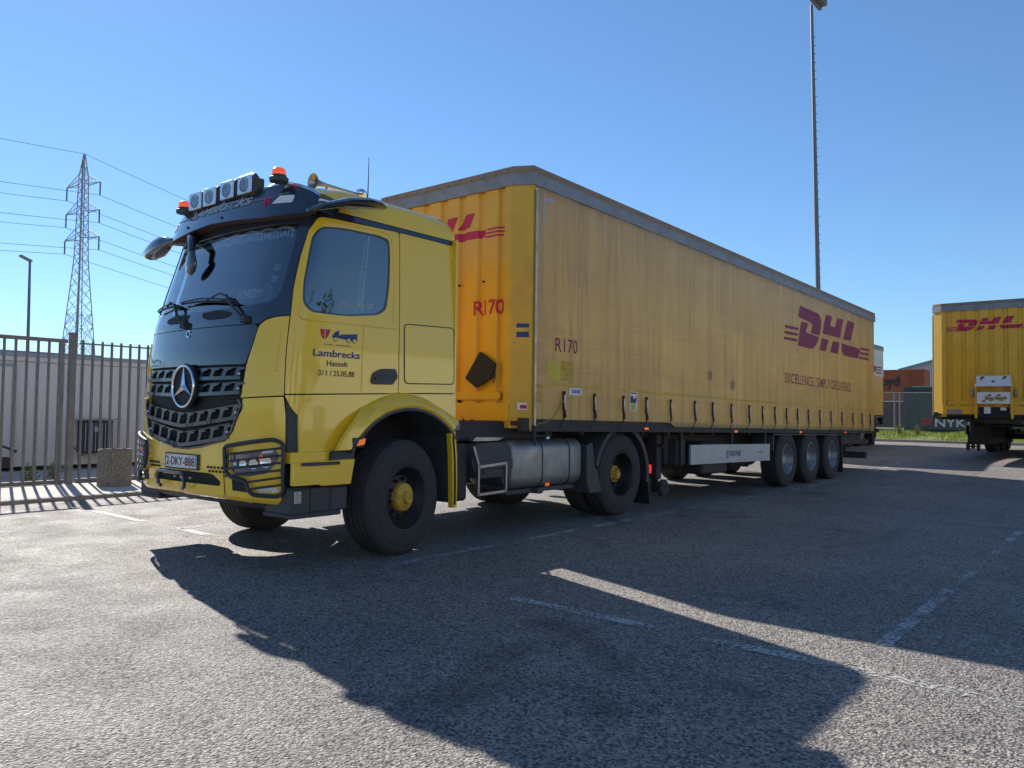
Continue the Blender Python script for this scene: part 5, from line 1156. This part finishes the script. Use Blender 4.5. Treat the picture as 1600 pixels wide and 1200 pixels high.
for k in range(3): mb=MB(); mb.box((mt[0]-.95+.65*k,mt[1]-.7,mt[2]+.1),(mt[0]-.40+.65*k,mt[1]-.2,mt[2]+.45),.03); mb.build('floodlamp','mast',cr_)
# ---- chain link fence
cf_=thing('chain_link_fence',(37.2,0,vz(37,0)),'chain link fence with concrete foot behind the grass verge','fence')
mb=MB(); fz0,fz1=.75,2.56; s=.09
yy0,yy1=-5.0,7.5; n=int((yy1-yy0)/s); m_=int((fz1-fz0)/s)
def seg(a,b,r=.006):
    mb.add([(37.2,a[0]-r,a[1]),(37.2,a[0]+r,a[1]),(37.2,b[0]+r,b[1]),(37.2,b[0]-r,b[1]),(37.207,a[0],a[1]),(37.207,b[0],b[1])],[(0,1,2,3),(1,4,5,2),(4,0,3,5)])
for k in range(-m_,n+m_):
    for d in(1,-1):
        y0=yy0+k*s+(0 if d==1 else 0); y1=y0+d*(fz1-fz0); z0,z1=fz0,fz1
        lo,hi=yy0,yy1
        t0,t1=0,1
        if d==1: t0=max(0,(lo-y0)/(fz1-fz0)); t1=min(1,(hi-y0)/(fz1-fz0))
        else: t0=max(0,(y0-hi)/(fz1-fz0)); t1=min(1,(y0-lo)/(fz1-fz0))
        if t1>t0: seg((y0+d*(fz1-fz0)*t0,z0+(z1-z0)*t0),(y0+d*(fz1-fz0)*t1,z0+(z1-z0)*t1))
finish(mb.bm,'wire_mesh','galv',cf_,smooth=0)
mb=MB()
mb.tube([(37.2,yy0,fz1+.02),(37.2,yy1,fz1+.02)],.028,8); mb.build('top_rail','galv',cf_)
for y in (7.4,5.15,4.90,1.6,-1.5,-4.6): mb=MB(); mb.tube([(37.26,y,.3),(37.26,y,fz1+.05)],.035,8); mb.build('post','galv',cf_)
mb=MB(); mb.box((37.12,5.0,.3),(37.30,9,.74)); mb.build('concrete_foot','concrete',cf_,smooth=0)
# ---- containers
def container(x0,x1,y0,y1,z0,z1,m,label,nm='shipping_container'):
    c=thing(nm,((x0+x1)/2,(y0+y1)/2,z0),label,'container','shipping containers'); mb=MB()
    per=.28; ys=[y0]; y=y0
    P=[]
    k=0
    while y<y1-.12:
        for f,d in ((0,0),(.25,0),(.5,.045),(.75,.045)): P.append((min(y+per*f,y1),d))
        y+=per
    P.append((y1,0)); n=len(P)
    vs=[(x0+d+.03,y,z0+.15) for y,d in P]+[(x0+d+.03,y,z1-.12) for y,d in P]
    mb.add(vs,[(i,i+1,n+i+1,n+i) for i in range(n-1)]); mb.box((x0+.12,y0+.02,z0+.1),(x1,y1-.02,z1-.02)); mb.build('panel','%s'%m,c,smooth=0)
    mb=MB(); mb.box((x0,y0,z0),(x0+.12,y1,z0+.16)); mb.box((x0,y0,z1-.13),(x0+.12,y1,z1))
    for yy in (y0,y1-.12): mb.box((x0-.004,yy,z0-.004),(x0+.12,yy+.12,z1+.004))
    mb.build('frame',m,c,smooth=0); return c
YF=lambda x0:(lambda u,v,o:(x0+.022-o,-u,v))
c1_=container(40.0,42.4,-6,5.35,.35,2.96,'teal_box','dark slate container with white letters right behind the chain link fence')
mb=MB(); mb.box((39.99,-6,2.962),(42.4,4.9,3.02)); mb.build('top_strip','teal_top',c1_,smooth=0)
V_=YF(40.0)
text('container_text','NYK',.42,-3.82,.86,'white_label',c1_,V_,width=1.47,bold=.02,off=.01); text('container_text','LOGISTICS',.16,-3.82+1.47+.1,.86,'white_label',c1_,V_,width=1.6,off=.01)
mb=MB(); 
for k in range(3): mb.box((39.985,3.98,1.20-.13*k),(40.02,4.5-.04*k,1.28-.13*k))
mb.build('container_notice','text_red',c1_,smooth=0)
c2_=container(74,76.4,11.25,23.3,.25,2.85,'maroon_box','maroon container at the bottom of the stack behind the fence')
c3_=container(74,76.4,11.25,23.3,2.87,5.86,'orange_box','rust orange container on top of the maroon one, black letters on its side')
text('container_text','Hapag-Lloyd',.95,-19.05,4.33,'text_dark',c3_,YF(74.0),width=5.65,bold=.03,off=.02)
mb=MB(); 
for y in (11.4,11.8,12.2,12.5): mb.tube([(73.95,y,3.1),(73.95,y,5.7)],.03,6)
mb.build('door_bars','orange_box',c3_)
# ---- gabled shed and things behind
sh=thing('gabled_shed',(100,10,0),'grey gabled warehouse roof rising behind the orange container','warehouse')
mb=MB(); mb.prism([(-30,0),(18.8,0),(18.8,7.2),(6,10.6),(-7,7.4),(-30,7.4)],0,99,130); mb.build('wall','cabin_roof',sh,smooth=0)
mb=MB(); mb.prism([(-7.3,7.45),(6,10.9),(19.2,7.35),(19.2,7.05),(6,10.6),(-7,7.3)],0,98.6,130.4); mb.build('roof','roof_grey',sh,smooth=0)
# ---- unseen hall and trees behind the camera, mirrored in paint; hall enlarged for bounce light
wh=thing('bounce_hall',(5,-50,0),'pale warehouse hall behind the photographer, enlarged to bounce sunlight and mirrored in the yellow doors','warehouse')
mb=MB(); mb.box((-90,-48,0),(100,-34,7.0)); mb.build('wall','warehouse',wh,smooth=0)
mb=MB(); mb.box((-90.3,-48.3,7.0),(100.3,-33.8,7.3)); mb.build('roof','roof_grey',wh,smooth=0)
for k in range(14):
    mb=MB(); x=-62+k*10; mb.box((x,-33.99,0),(x+3,-33.93,3.2)); mb.build('loading_door','roof_grey',wh,smooth=0)
def tree(x,y,h,label,seed):
    r=random.Random(seed); t=thing('tree',(x,y,0),label,'tree','trees behind the photographer')
    mb=MB(); mb.tube([(x,y,0),(x+.1,y,h*.3),(x,y+.1,h*.7)],[.3,.22,.08],8)
    for k in range(6): a=k*1.05; mb.tube([(x,y,h*(.3+.05*k)),(x+math.cos(a)*h*.2,y+math.sin(a)*h*.2,h*(.5+.06*k))],[.1,.03],5)
    mb.build('trunk','bark',t); mb=MB()
    cl=[(r.gauss(0,h*.13),r.gauss(0,h*.13),h*.62+r.gauss(0,h*.15),r.uniform(.08,.15)*h) for _ in range(26)]
    for k in range(4200):
        c=cl[r.randrange(26)]; d=Vector((r.gauss(0,1),r.gauss(0,1),r.gauss(0,.8))).normalized()*c[3]*r.random()**.4; p=Vector((x+c[0],y+c[1],c[2]))+d
        a=Vector((r.uniform(-1,1),r.uniform(-1,1),r.uniform(-1,1))).normalized()*.16; b=a.orthogonal().normalized()*.10
        mb.bm.faces.new([mb.bm.verts.new(v) for v in (p-a,p+b,p+a,p-b)])
    finish(mb.bm,'crown','leaf',t,smooth=0)
tree(-11,-29,10,'leafy tree behind the photographer, seen only as a reflection in the cab side',1); tree(12,-28,11,'tallest leafy tree behind the photographer, in front of the pale hall',2); tree(1,-31,8,'small leafy tree by the wall of the pale hall',3)
